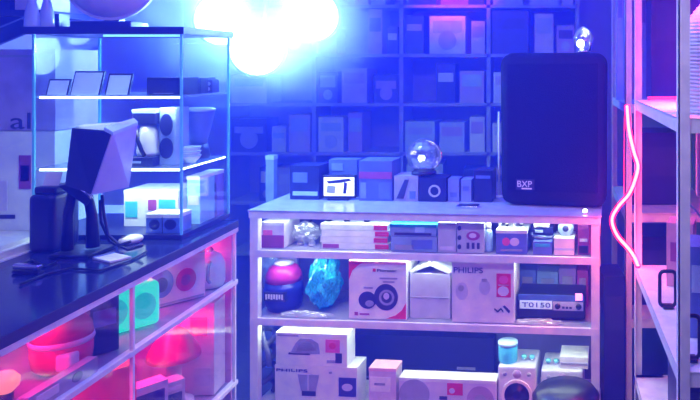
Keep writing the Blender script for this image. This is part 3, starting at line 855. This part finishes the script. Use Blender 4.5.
MB().lathe([(.095, .20), (.092, .22), (.05, .29), (.015, .315)], n=24).build('hood', mat('red_enamel', (0, 0, 0)), t)
MB().tube([(0, 0, .31), (-.03, -.02, .35), (-.06, -.04, .36), (-.07, -.05, .32)], .004, 6).build('cord', BLACK, t)
carton('tall_white_box', 'tall white topped box in the far corner of the lower glass shelf', 'box', (-1.42, 2.85, SZ2), math.radians(4), .13, .11, .365, mat('pinkish_white_card', (0, 0, 0)), top=CARD, prints=[('rect', .3, .8, .65, .85, PINK), ('rect', .1, .35, .4, .6, DARK), ('rect', .4, .9, .1, .3, LILACCARD)])
carton('grey_radio', 'grey radio with dark screen beside the red hood', 'radio', (-1.405, 2.545, SZ2), R90, .11, .06, .17, GREYCARD, prints=[('rect', .45, .9, .35, .75, NAVY), ('disc', .08, .38, .35, .65, DARK), ('rect', .1, .9, .82, .9, LILACCARD)])

# ------------------------------------------------------------------ glass cabinet on the counter
CX0, CX1, CY0, CY1 = -1.93, -1.375, 2.60, 2.985
t = thing('glass_cabinet', 'upright glass display cabinet with lit shelves and a dark roof board, at left', 'cabinet', (CX0, CY0, LZ))
ox, oy, oz = -CX0, -CY0, -LZ


def gc(name, m, *b, **k):
    return MB().box(b[0] + ox, b[1] + ox, b[2] + oy, b[3] + oy, b[4] + oz, b[5] + oz, **k).build(name, m, t)


gc('base_board', NAVY, CX0, CX1, CY0, CY1, LZ + .001, LZ + .018)
gc('roof_board', NAVY, CX0 - .04, CX1 + .012, CY0 - .01, CY1 + .01, 1.715, 1.742)
EDGE = mat('glass_edge', (.20, .75, .95), .2)
for x in (CX0, CX1 - .006):
    for y in (CY0, CY1 - .006):
        gc('corner_edge', EDGE, x - .001, x + .007, y - .001, y + .007, LZ + .018, 1.715)
gc('front_pane', GLASS, CX0 + .007, CX1 - .007, CY0 + .001, CY0 + .005, LZ + .018, 1.715)
gc('side_pane', GLASS, CX1 - .005, CX1 - .001, CY0 + .007, CY1 - .007, LZ + .018, 1.715)
gc('side_pane', GLASS, CX0 + .001, CX0 + .005, CY0 + .007, CY1 - .007, LZ + .018, 1.715)
gc('back_pane', GLASS, CX0 + .007, CX1 - .007, CY1 - .005, CY1 - .001, LZ + .018, 1.715)
S1, S2 = 1.485, 1.215
for z, xa in ((S1, CX0 + .02), (S2, CX0 + .02)):
    gc('shelf', clear('shelf_glass', (.75, .85, 1.0), .1, .25, .6, .1), CX0 + .008, CX1 - .008, CY0 + .01, CY1 - .008, z - .008, z)
    gc('shelf_light', LEDWHITE, xa, CX1 - .012, CY0 + .008, CY0 + .014, z - .010, z - .002)
gc('shelf_light', LEDWHITE, CX1 - .012, CX1 - .008, CY0 + .02, CY1 - .02, S2 - .008, S2 - .002)
gc('roof_light', mat('blue_led', (.3, .5, .8), emit=(.2, .6, 1), strength=2), CX0 + .25, CX1 - .02, CY0 + .02, CY0 + .03, 1.706, 1.714)
light('cabinet_strip_light', 'AREA', ((CX0 + CX1) / 2 + .05, CY0 + .1, 1.70), 1.0, (.4, .65, 1), .4, .03)
light('cabinet_strip_light', 'AREA', ((CX0 + CX1) / 2 + .05, CY0 + .06, S1 - .015), 2.0, (.7, .9, 1), .4, .03)
light('cabinet_strip_light', 'AREA', ((CX0 + CX1) / 2 + .1, CY0 + .06, S2 - .015), 1.7, (.7, .95, 1), .4, .03)


def fcarton(name, label, cat, x0, x1, ytop, zbase, d, depth, m, **kw):
    a, b = pt(x0, 0, d).x, pt(x1, 0, d).x
    h = pt(0, ytop, d).z - zbase
    return carton(name, label, cat, ((a + b) / 2, d + depth / 2, zbase + .001), kw.pop('turn', 0), b - a, depth, h, m, **kw)


# top shelf: three leaning tablets, two speakers, little radio
for k, (x0, x1, h) in enumerate(((47, 66, .055), (71, 98, .085), (106, 127, .075))):
    a, b = pt(x0, 0, 2.64).x, pt(x1, 0, 2.64).x
    w = b - a
    tt = thing('tablet', ['smallest pale tablet leaning at left on the lit cabinet shelf', 'largest pale tablet in the middle of the lit cabinet shelf', 'pale tablet between the largest tablet and the black box in the cabinet'][k], 'tablet', ((a + b) / 2, 2.64, S1 + .001), 0, 'tablets on the lit shelf')
    for nm, mm, y0, y1, e in (('case', BLACK, 0, .008, .006), ('screen', mat('pale_screen', (.55, .65, .9), .3, emit=(.3, .45, 1), strength=.25), -.002, .001, 0)):
        pts = [(-w / 2 - e, 0.002), (w / 2 + e, 0.002), (w / 2 + e, h + e), (-w / 2 - e, h + e)]
        vs = [(x, y + z * .35, z) for y in (y0, y1) for x, z in pts]
        MB().add(vs, [(0, 1, 2, 3), (7, 6, 5, 4), (0, 4, 5, 1), (1, 5, 6, 2), (2, 6, 7, 3), (3, 7, 4, 0)]).build(nm, mm, tt)
    MB().add([(-.01, .008, .002), (.01, .008, .002), (0, .008 + h * .25, h * .7), (-.01, .07, .002), (.01, .07, .002)], [(0, 1, 2), (3, 4, 2), (0, 2, 3), (1, 4, 2), (0, 1, 4, 3)]).build('prop', BLACK, tt)
fcarton('black_amplifier', 'black box with rounded grille on the lit cabinet shelf left of the glass edge', 'box', 147, 180, 78, S1, 2.66, .14, BLACK, prints=[('rect', .05, .95, .15, .85, NAVY), ('rect', .2, .8, .08, .12, GREYPRINT)])
fcarton('black_amplifier', 'second black box, behind the glass edge on the lit cabinet shelf', 'box', 186, 201, 78, S1, 2.80, .12, BLACK, prints=[('rect', .08, .92, .1, .9, NAVY)])
fcarton('mini_radio', 'tiny dark radio at the right end of the lit cabinet shelf', 'radio', 205, 212, 80, S1, 2.86, .06, NAVY, prints=[('disc', .2, .8, .55, .85, PALEBLUE), ('disc', .25, .75, .15, .45, GREYCARD)])
# middle shelf: coffee maker, two way speaker, blender, bowls
a = pt(146, 0, 2.70).x
tt = thing('coffee_maker', 'dark coffee maker with white jug behind the cabinet glass', 'coffee maker', (-1.556, 2.72, S2 + .001), 0)
MB().box(-.045, .045, -.07, .06, 0, .035, .004).build('base', NAVY, tt)
MB().box(-.04, .04, .03, .06, .03, .21).build('column', PALEBLUE, tt)
MB().box(-.045, .045, -.05, .06, .155, .21, .006).build('head', NAVY, tt)
MB().box(-.046, .046, -.052, .06, .2, .214).build('lid', PALEBLUE, tt)
MB().lathe([(.038, .036), (.041, .05), (.032, .13), (.027, .15)], (.0, -.02, 0), 20).build('jug', CARD, tt)
MB().tube([(-.02, -.062, .14), (-.01, -.075, .10), (.005, -.075, .06), (.012, -.068, .04)], .008, 6).build('handle', BLACK, tt)
MB().box(-.045, .0, -.073, -.069, .012, .02).build('indicator', PALEBLUE, tt)
a = pt(168, 0, 2.74).x
tt = thing('mini_speaker', 'pale two way speaker with two dark cones on the middle cabinet shelf', 'speaker', (-1.476, 2.735, S2 + .001), 0)
MB().box(-.031, .033, -.05, .05, 0, .22, .005).build('body', mat('steel_blue_card', (0, 0, 0)), tt)
MB().disc(-.002, .155, .024, .042, -.055, -.049).build('cone', NAVY, tt)
MB().disc(-.002, .065, .026, .04, -.055, -.049).build('cone', NAVY, tt)
a = pt(199, 0, 2.84).x
tt = thing('blender_jug', 'dark blue tapered blender jug with bright rim in the cabinet', 'blender', (-1.455, 2.885, S2 + .001), math.pi)
MB().lathe([(.04, 0), (.045, .01), (.035, .06)], n=18).build('base', NAVY, tt)
MB().lathe([(.03, .06), (.045, .12), (.06, .19), (.062, .195)], n=20).build('jug', BLUECARD, tt)
MB().lathe([(.064, .195), (.064, .203), (.05, .208)], n=20).build('rim', PALEBLUE, tt)
MB().tube([(.06, 0, .18), (.085, 0, .17), (.08, 0, .11), (.045, 0, .1)], .007, 6).build('handle', NAVY, tt)
for k in range(3):
    tt = thing('bowl', ['lowest white bowl nested on the middle cabinet shelf', 'middle white bowl nested on the middle cabinet shelf', 'uppermost white bowl nested on the middle cabinet shelf'][k], 'bowl', (-1.425, 2.76, S2 + .001 + .017 * k), 0, 'nested bowls in the cabinet')
    MB().lathe([(.018, 0), (.02, .004), (.034, .018), (.038, .028), (.034, .026), (.015, .008)], n=20).build('bowl_shell', CARD, tt)
    MB().lathe([(.0375, .026), (.0395, .028), (.0375, .03)], n=20).build('rim', PALEBLUE, tt)
# base of the cabinet
B0 = LZ + .018
fcarton('white_pack', 'big white and teal pack glowing at the bottom of the cabinet', 'box', 124, 178, 191, B0, 2.74, .16, CARD, top=CARD, prints=[('rect', .03, .25, .25, .7, TEAL), ('rect', .45, .6, .45, .75, PLUM), ('rect', .65, .95, .5, .75, TEAL)])
fcarton('blue_twin_box', 'blue box with bright white top in front of the white pack', 'box', 146, 179, 215, B0, 2.625, .09, mat('mid_blue_card', (.12, .22, .62), .5), top=CARD, prints=[('disc', .1, .42, .2, .75, NAVY), ('disc', .56, .92, .2, .75, NAVY), ('rect', .49, .51, 0, .9, NAVY)])
fcarton('teal_pack', 'pale teal pack at the right of the cabinet bottom, behind the glass edge', 'box', 187, 200, 177, B0, 2.78, .12, mat('pale_teal_card', (.35, .7, .8), .5), top=CARD, prints=[('rect', .1, .9, .4, .6, CARD)])
fcarton('violet_pack', 'violet box with white lid at the far right of the cabinet bottom', 'box', 203, 217, 172, B0, 2.91, .06, mat('violet_card', (0, 0, 0)), top=CARD, prints=[('rect', .1, .9, .1, .3, BLUECARD), ('rect', .1, .9, .55, .75, NAVY)])
# on the roof board
def flask(px, d, h, tilt, lab):
    tt = thing('glass_flask', lab, 'bottle', (pt(px, 0, d).x, d, 1.743), 0, 'glass bottles on the cabinet roof')
    MB().lathe([(.026, 0), (.027, .008), (.024, .06), (.012, .11), (.011, h)], n=16).build('body', mat('bottle_glass', (.55, .65, .95), .08), tt)
    MB().lathe([(.013, h), (.013, h + .02)], n=12).build('cap', NAVY, tt)


flask(32, 2.70, .17, 0, 'clear glass bottle standing leftmost on the dark cabinet roof')
flask(47, 2.74, .16, 0, 'clear glass bottle standing second on the dark cabinet roof')
carton('speaker_cube', 'small dark box beside the bottles on the cabinet roof', 'box', (pt(52, 0, 2.78).x, 2.80, 1.743), 0, .07, .06, .06, NAVY, prints=[('disc', .2, .8, .2, .8, BLACK)])
t = thing('round_dish', 'large round pale lilac dish standing upright on the cabinet roof', 'dish', (pt(105, 0, 2.78).x, 2.80, 1.743), 0)
MB().box(-.12, .12, -.05, .07, 0, .03, .005).build('foot', NAVY, t)
MB().box(-.03, .03, .02, .06, .03, .12).build('bracket', NAVY, t)
MB().lathe([(.01, -.05), (.09, -.042), (.16, -.02), (.195, .01), (.20, .02), (.19, .028), (.05, .03)], (0, 0, .24), 48, 'y').build('bowl', mat('lilac_bowl', (.95, .74, .86), .45), t)
MB().ring(0, .24, .193, .204, .008, .024, 48).build('rim', LILACCARD, t)

# ------------------------------------------------------------------ desk at the left wall with white appliance cartons
t = thing('side_desk', 'white desk between the glass counter and the left wall', 'desk', (-2.19, 2.45, 0))
MB().box(-.30, .33, -.9, .9, .90, .93).build('desk_top', WHITE, t)
for x in (-.28, .29):
    for y in (-.88, .85):
        MB().box(x, x + .03, y, y + .03, 0, .90).build('leg', METAL, t)
t = carton('large_white_carton', 'large white carton with red label strip at the left edge, on the white desk', 'box', (-2.17, 2.98, .931), 0, .32, .3, .40, CARD, prints=[('rect', .55, .70, .42, .76, PLUM), ('rect', .57, .68, .5, .66, RED), ('rect', .05, .5, .12, .16, DARK), ('rect', .1, .4, .2, .5, LILACCARD)])
t = carton('lilac_carton', 'lilac carton with dark letters on top of the large white carton', 'box', (-2.17, 2.98, .931 + .403), 0, .31, .28, .33, mat('muted_lilac_card', (.46, .36, .6), .55), prints=[('text', .42, .68, .02, .22, DARK, 'al'), ('rect', .05, .95, .9, .93, GREYPRINT)])
t = thing('high_shelf', 'dark board shelf on the left wall above the lilac carton', 'shelf', (-2.28, 3.0, 1.80))
MB().box(-.215, .2, -.15, .15, 0, .025).build('board', NAVY, t)
for y in (-.1, .1):
    MB().prism([(-.215, -.12), (-.19, -.12), (.1, 0), (-.215, 0)], y - .01, y + .01).build('bracket', NAVY, t)
for k in range(3):
    carton('upright_file', ['violet upright box leftmost on the high dark shelf', 'navy upright box in the middle of the high dark shelf', 'lilac upright box rightmost on the high dark shelf'][k], 'box', (-2.40 + .11 * k, 3.0, 1.826), 0, .09, .2, .3, [cols['violet'], NAVY, LILACCARD][k], group='upright boxes on the high shelf', prints=[('rect', .2, .8, .6, .85, GREYCARD)])

# ------------------------------------------------------------------ till terminal on the counter
D0 = 2.40
base = pt(82, 252, D0)
t = thing('till_terminal', 'dark till terminal with tilted screen head on two posts and trailing cables', 'till', (base.x, D0, LZ + .001), 0)


def T(px, py, dy=0.0):
    p = pt(px, py, D0 + dy)
    return (p.x - base.x, dy, p.z - LZ - .001)


def hexa(name, front, back, m):
    vs = list(front) + list(back)
    n = len(front)
    MB().add(vs, [tuple(range(n)), tuple(range(n, 2 * n))[::-1]] + [(i, (i + 1) % n, (i + 1) % n + n, i + n) for i in range(n)]).build(name, m, t)


# wedge shaped head: dark side cheek towards the camera, pale screen towards the aisle
hexa('housing', [T(72, 128, -.05), T(112, 131, -.10), T(91, 193, -.10), T(65, 186, -.05)], [T(84, 124, .14), T(136, 121, .07), T(128, 186, .07), T(72, 180, .14)], mat('dark_blue_shell', (.015, .02, .10), .35))
hexa('screen', [T(113, 132, -.105), T(138, 122, .062), T(129, 187, .062), T(92, 195, -.105)], [T(112, 132, -.098), T(136.5, 122, .068), T(128, 186, .068), T(91, 194, -.098)], mat('pale_blue_screen', (.45, .50, .85), .3))
hexa('top_cover', [T(104, 127, -.10), T(113, 132, -.105), T(138, 122, .062), T(134, 118, .06)], [T(104, 131, -.10), T(113, 135.5, -.105), T(138, 125, .062), T(134, 122, .06)], PALEBLUE)
MB().tube([T(67, 250, -.02), T(68, 215, -.02), T(74, 186, .0)], [.020, .016, .014], 10).build('post', BLACK, t)
MB().tube([T(93, 247, .02), T(92, 215, .02), T(86, 186, .02)], [.022, .017, .014], 10).build('post', BLACK, t)
MB().box(T(60, 250)[0], T(100, 250)[0], -.06, .09, 0, .012, .004).build('foot_plate', BLACK, t)
hexa('arm_cover', [T(58, 186, -.03), T(76, 182, -.03), T(92, 198, -.03), T(86, 206, -.03)], [T(60, 183, .06), T(80, 180, .06), T(94, 196, .06), T(88, 204, .06)], NAVY)
MB().tube([T(74, 186, -.03), T(86, 191, -.045), T(92, 200, -.03)], .006, 8).build('chrome_hinge', CHROME, t)
for k, pts in enumerate(([(102, 195), (104, 215), (108, 235), (120, 245), (136, 240)], [(100, 200), (101, 222), (110, 242), (128, 250), (150, 243)],)):
    pp = []
    for i in range(len(pts) - 1):
        for f in (0, .33, .67):
            x = pts[i][0] + (pts[i + 1][0] - pts[i][0]) * f
            y = pts[i][1] + (pts[i + 1][1] - pts[i][1]) * f
            q = T(x, y, -.01 + .01 * k)
            pp.append((q[0], q[1], max(q[2], .006)))
    MB().tube(pp, .005, 6).build('cable', BLACK, t)
q = pt(50, 240, 2.50)
t = thing('receipt_printer', 'dark rounded receipt printer left of the till terminal', 'printer', (-1.762, 2.48, LZ + .001), 0)
MB().box(-.045, .045, -.07, .07, 0, .20, .02).build('body', mat('dark_blue_shell', (0, 0, 0)), t)
MB().box(-.038, .038, -.05, .05, .199, .225, .008).build('paper_cover', NAVY, t)
MB().add([(-.03, -.02, .22), (.03, -.02, .22), (.028, .0, .27), (-.028, .0, .27), (-.03, -.018, .22), (.03, -.018, .22), (.028, .002, .27), (-.028, .002, .27)], [(0, 1, 2, 3), (7, 6, 5, 4), (0, 4, 5, 1), (1, 5, 6, 2), (2, 6, 7, 3), (3, 7, 4, 0)]).build('paper', CARD, t)
# small things on the counter top
def ctop(px, py):
    d = (EYE - LZ) * F / (py - VY)
    return Vector(((px - VX) * d / F, d, LZ + .001))


t = thing('stapler', 'small silver stapler on the dark counter top at the left edge', 'stapler', ctop(28, 274), -.2)
MB().box(-.05, .05, -.012, .012, 0, .01, .003).build('base', BLACK, t)
MB().box(-.048, .045, -.011, .011, .014, .03, .005).build('arm', CHROME, t)
t = thing('mouse', 'small white computer mouse on the counter below the till screen', 'mouse', ctop(131, 243), -.4)
MB().blob((0, 0, .012), (.03, .045, .018), 0, 0, 3, 1, flat=0).build('body', CARD, t)
MB().box(-.002, .002, -.04, -.005, .024, .030).build('wheel', BLACK, t)
t = thing('notepad', 'open pale notepad lying on the counter near the cabinet', 'notepad', ctop(112, 259), -.5)
MB().box(-.05, .05, -.035, .035, 0, .006).build('pages', CARD, t)
MB().box(-.05, -.042, -.035, .035, .0055, .009).build('binding', BLUECARD, t)
for k, pts in enumerate(([(20, 286), (45, 276), (70, 270), (100, 272), (130, 262), (152, 250)], [(16, 268), (32, 262), (46, 268), (60, 262)])):
    pp = []
    for i in range(len(pts) - 1):
        for f in (0, .25, .5, .75):
            pp.append(ctop(pts[i][0] + (pts[i + 1][0] - pts[i][0]) * f, pts[i][1] + (pts[i + 1][1] - pts[i][1]) * f) + Vector((0, 0, .004)))
    o = MB().tube(pp, .004, 6).build('cable', BLACK)
    tag(o, ['long black cable winding across the counter top before the till', 'short black cable beside the receipt printer'][k], 'cable', 'cables on the counter top')
# low display tray on the left of the counter
t = thing('long_tray', 'long white plastic tray on the rear edge of the counter top', 'tray', (-1.862, 2.27, LZ + .005), 0)
MB().box(-.035, .035, -.40, .29, 0, .008).build('bottom', WHITE, t)
for x in (-.035, .031):
    MB().box(x, x + .004, -.40, .29, .008, .022).build('wall', WHITE, t)

# ------------------------------------------------------------------ racks at the right wall
def rack(label, y0, y1, x0, x1, shelves, ztop, name='metal_rack'):
    t = thing(name, label, 'rack', (x0, y0, 0))
    p, th = .032, .004
    for ix, x in enumerate((0, x1 - x0)):
        for iy, y in enumerate((0, y1 - y0)):
            sx, sy = (1, -1)[ix], (1, -1)[iy]
            mb = MB()
            mb.box(min(x, x + sx * p), max(x, x + sx * p), min(y, y + sy * th), max(y, y + sy * th), 0, ztop)
            mb.box(min(x, x + sx * th), max(x, x + sx * th), min(y, y + sy * p), max(y, y + sy * p), 0, ztop)
            mb.build('post', METAL, t)
    for z in shelves:
        mb = MB()
        mb.box(.004, x1 - x0 - .004, .004, y1 - y0 - .004, z - .006, z)
        for q in ((.004, .007, .004, y1 - y0 - .004), (x1 - x0 - .007, x1 - x0 - .004, .004, y1 - y0 - .004), (.004, x1 - x0 - .004, .004, .007), (.004, x1 - x0 - .004, y1 - y0 - .007, y1 - y0 - .004)):
            mb.box(q[0], q[1], q[2], q[3], z - .042, z - .004)
        mb.build('shelf', METAL, t)
    return t


RX0, RX1 = .345, .80
tA = rack('white angle iron rack with pink lit upper shelf at the right edge', 1.91, 2.94, RX0, RX1, (.30, .76, 1.455, 2.12), 2.35)
MB().box(-.0, .12, 1.0, 1.026, .26, .30).build('end_brace', METAL, tA)
rack('second white angle iron rack further back, beside the loudspeaker', 3.30, 4.05, RX0, RX1, (.40, .90, 1.415, 2.10), 2.35)
# rope lights
def smooth(pts, n=8):
    out = []
    P = [Vector(p) for p in pts]
    P = [P[0] * 2 - P[1]] + P + [P[-1] * 2 - P[-2]]
    for i in range(1, len(P) - 2):
        for k in range(n):
            f = k / n
            a, b, c, d = P[i - 1], P[i], P[i + 1], P[i + 2]
            out.append(.5 * ((2 * b) + (c - a) * f + (2 * a - 5 * b + 4 * c - d) * f * f + (3 * b - a - 3 * c + d) * f ** 3))
    out.append(P[-2])
    return out


HALO = clear('red_halo', (1.0, .5, .6), .3, .05, .1)  # emissive shell round the rope, standing in for its red halo
_nt = HALO.node_tree
_em = _nt.nodes.new('ShaderNodeEmission')
_em.inputs[0].default_value = (1, .01, .07, 1)
_em.inputs[1].default_value = 1.6
_ad = _nt.nodes.new('ShaderNodeAddShader')
_out = _nt.nodes['Material Output']
_nt.links.new(_out.inputs['Surface'].links[0].from_socket, _ad.inputs[0])
_nt.links.new(_em.outputs[0], _ad.inputs[1])
_nt.links.new(_ad.outputs[0], _out.inputs['Surface'])
rp = [pt(x, y, d) for x, y, d in ((627, 106, 3.0), (629, 130, 2.92), (634, 152, 2.86), (638, 166, 2.84), (635, 180, 2.84), (629, 194, 2.93), (618, 207, 3.02), (612, 220, 3.04), (617, 235, 3.0), (629, 249, 2.88), (635, 258, 2.83), (638, 266, 2.78))]
t = thing('rope_light', 'glowing red rope light curling in front of the rack posts', 'rope light', (0, 0, 0))
MB().tube(smooth(rp), .006, 8).build('tube', LEDRED, t)
MB().tube(smooth(rp), .0125, 10).build('halo', HALO, t)
t2 = rp[-1]
MB().tube([t2, t2 + Vector((0, .0, -.006))], .008, 8).build('end_cap', PINK, t)
t = thing('rope_light', 'straight red rope light running down behind the second rack post', 'rope light', (0, 0, 0))
MB().tube([(.352, 3.355, 1.355), (.350, 3.36, .98)], .007, 8).build('tube', LEDRUBY, t)
MB().tube([(.352, 3.355, 1.355), (.352, 3.355, 1.362)], .008, 8).build('end_cap', PINK, t)
t = thing('rope_light', 'red rope light running down low behind the first rack post', 'rope light', (0, 0, 0))
MB().tube([(.362, 2.98, .36), (.360, 2.98, .02)], .007, 8).build('tube', LEDRUBY, t)
MB().tube([(.362, 2.98, .36), (.362, 2.98, .37)], .008, 8).build('end_cap', PINK, t)
t = thing('rope_light', 'red rope light laid along the upper rack shelf', 'rope light', (0, 0, 0))
MB().tube(smooth([(.40, 2.86, 1.464), (.55, 2.88, 1.464), (.71, 2.84, 1.464), (.745, 2.5, 1.464), (.745, 2.0, 1.464)]), .0065, 8).build('tube', LEDRUBY, t)
MB().tube([(.40, 2.86, 1.464), (.39, 2.86, 1.464)], .008, 8).build('end_cap', PINK, t)
MB().box(.20, .22, .2, .98, 2.066, 2.074).build('added_red_strip', LEDPINK, tA)  # unseen strip, added with the area light to redden the shelf below
lo = light('added_shelf_light', 'AREA', (.55, 2.35, 2.06), 30, (1, .04, .20), .03, .6)
lo.data.spread = math.radians(62)
for q_ in ((.34, 2.80, 1.22), (.27, 2.98, .96), (.33, 2.84, .82)):
    light('rope_glow', 'POINT', q_, 2.6, (1, .04, .16), .02)
# ribbed shades on the upper shelf
def ribbed(loc, r, h, label):
    t = thing('ribbed_shade', label, 'lampshade', loc, 0, 'ribbed white shades')
    n = int(h / .011)
    prof = [(r * .7, 0)]
    for k in range(n):
        f = k / n
        rr = r * (1 if f < .55 else math.cos((f - .55) / .45 * 1.25))
        prof += [(rr, h * f + .001), (rr, h * f + .007), (rr - .005, h * f + .008), (rr - .005, h * f + .0105)]
    MB().lathe(prof, n=36).build('shade', mat('ribbed_white', (.78, .76, .82), .4), t)
    MB().lathe([(.03, h - .01), (.03, h + .012), (.012, h + .02)], n=16).build('top_cap', METAL, t)
    MB().lathe([(r * .72, 0), (r * .74, .012)], n=30).build('base_ring', METAL, t)


ribbed((.55, 2.15, 1.456), .155, .37, 'large white ribbed dome shade on the pink lit rack shelf')
ribbed((.545, 2.72, 1.456), .06, .15, 'small white ribbed shade behind the rack post on the pink shelf')
# middle shelf: black frames, pale boxes
def frame_stand(loc, w, h, rz, label):
    t = thing('loop_stand', label, 'frame', loc, rz, 'black frames on the rack shelf')
    pts = []
    for cx, cz, a0 in ((w / 2 - .015, h - .015, 0), (-w / 2 + .015, h - .015, 90), (-w / 2 + .015, .02, 180), (w / 2 - .015, .02, 270)):
        for k in range(4):
            q = math.radians(a0 + 30 * k)
            pts.append((cx + .015 * math.cos(q), 0, cz + .015 * math.sin(q)))
    MB().tube(pts, .0065, 8, closed=True).build('loop', BLACK, t)
    MB().box(-w / 2 + .01, w / 2 - .01, -.02, .02, 0, .008).build('foot', BLACK, t)


frame_stand((.40, 2.42, .762), .055, .125, 0, 'black upright loop frame on the pink end of the middle rack shelf')
frame_stand((.395, 1.99, .762), .05, .125, 0, 'black upright loop frame beside the nearest rack post')
carton('pink_tall_box', 'tall pink lit box on the middle rack shelf', 'box', (.50, 2.70, .761), -.3, .10, .12, .24, mat('rose_card', (.7, .3, .45), .5), prints=[('rect', .15, .85, .4, .7, PLUM)])
carton('blue_goods_box', 'blue box at the right edge on the middle rack shelf', 'box', (.50, 2.22, .761), -.2, .14, .16, .28, BLUECARD, prints=[('rect', .1, .5, .5, .8, PALEBLUE), ('disc', .4, .8, .12, .38, GREYCARD)])
carton('navy_goods_box', 'navy box behind the blue box on the middle rack shelf', 'box', (.64, 2.52, .761), .2, .16, .16, .40, NAVY, prints=[('rect', .2, .8, .55, .8, DARK)])
t = thing('hanging_pouch', 'pale pink pouch hanging under the upper rack shelf', 'pouch', (.565, 2.60, 1.411), 0)
MB().tube([(0, 0, 0), (0, 0, -.06)], .003, 6).build('cord', BLACK, t)
MB().box(-.03, .03, -.015, .015, -.30, -.06, .012).build('bag', mat('rose_card', (0, 0, 0)), t)
o = MB().tube(smooth([pt(684, 202, 2.05), pt(690, 205, 2.06), pt(696, 211, 2.08), pt(703, 222, 2.1), pt(712, 245, 2.1), pt(715, 300, 2.1), pt(713, 336, 2.1)]), .0035, 6).build('thin_cable', PALEBLUE)
tag(o, 'thin pale cable drooping at the right edge beside the rack post', 'cable')
# clutter beneath and between the racks
carton('floor_carton', 'dark navy carton on the floor between counter and rack', 'box', (.28, 3.34, .001), .1, .1, .2, .62, NAVY, prints=[('rect', .1, .9, .6, .85, DARK)])
for k in range(4):
    carton('tube_carton', ('leftmost', 'second', 'third', 'rightmost')[k] + ' slim tall lamp carton standing on the far rack shelf', 'box', (.36 + .045 * k, 3.72 + .03 * k, 1.416), .0, .035, .04, .62 - .03 * (k % 2), [cols['pale blue'], cols['steel blue'], cols['lilac'], cols['pale blue']][k], group='slim lamp cartons', prints=[('rect', .2, .8, .7, .9, BLUECARD)])
carton('low_carton', 'dark blue carton on the lowest shelf of the near rack', 'box', (.56, 2.45, .301), 0, .26, .3, .28, NAVY, prints=[('rect', .1, .9, .4, .8, DARK)])
carton('far_carton', 'navy carton on the far rack shelf beside the counter', 'box', (.52, 3.65, .901), 0, .26, .3, .36, NAVY, prints=[('rect', .1, .9, .4, .8, DARK)])
carton('added_dark_carton', 'large navy carton added to darken the wall, behind the slim lamp cartons on the far rack', 'box', (.64, 3.75, 1.416), 0, .26, .3, .62, NAVY, prints=[('rect', .1, .9, .5, .8, DARK)])  # added to cover the pale wall where the corner reads dark
carton('far_low_carton', 'second navy carton, on the lower shelf of the far rack', 'box', (.52, 3.65, .401), 0, .26, .3, .34, NAVY, prints=[('rect', .1, .9, .4, .8, DARK)])

# ------------------------------------------------------------------ stage lamp in the haze
LP = [pt(222, 20, 3.35), pt(257, 50, 3.35), pt(312, 16, 3.35)]  # extra heads, placed so their lenses fill the outline of the glare
t = thing('stage_lamp', 'stage lamp blazing white in the smoke, heads added to widen its glare, hung from the ceiling', 'stage lamp', (LP[1].x, 3.5, ZC))
o_ = t.location
aim = (Vector((-.6, 0, 1.5)) - (LP[0] + LP[1] + LP[2]) / 3).normalized()
cx = (LP[0] + LP[1] + LP[2]) / 3 - Vector(o_)
MB().tube([(0, 0, 0), (0, 0, cx.z + .22)], .018, 10).build('drop_pole', BLACK, t)
MB().box(-.22, .26, -.02, .02, cx.z + .19, cx.z + .23).build('cross_bar', BLACK, t)
for k, L in enumerate(LP):
    c = L - Vector(o_)
    r = .12
    MB().tube([c + aim * .0, c - aim * .05, c - aim * .20, c - aim * .24], [r + .012, r + .012, r * .8, r * .45], 24).build('head', BLACK, t)
    MB().tube([c + aim * .006, c + aim * .012], [r, r * .9], 24).build('lens', LENS, t)
    MB().tube([Vector((c.x, 0, cx.z + .2)), c - aim * .12 + Vector((0, 0, r * .85))], .012, 8).build('yoke', BLACK, t)
    light('stage_beam', 'POINT', L + aim * .10, (38, 48, 38)[k], (.18, .42, 1.0), .05)
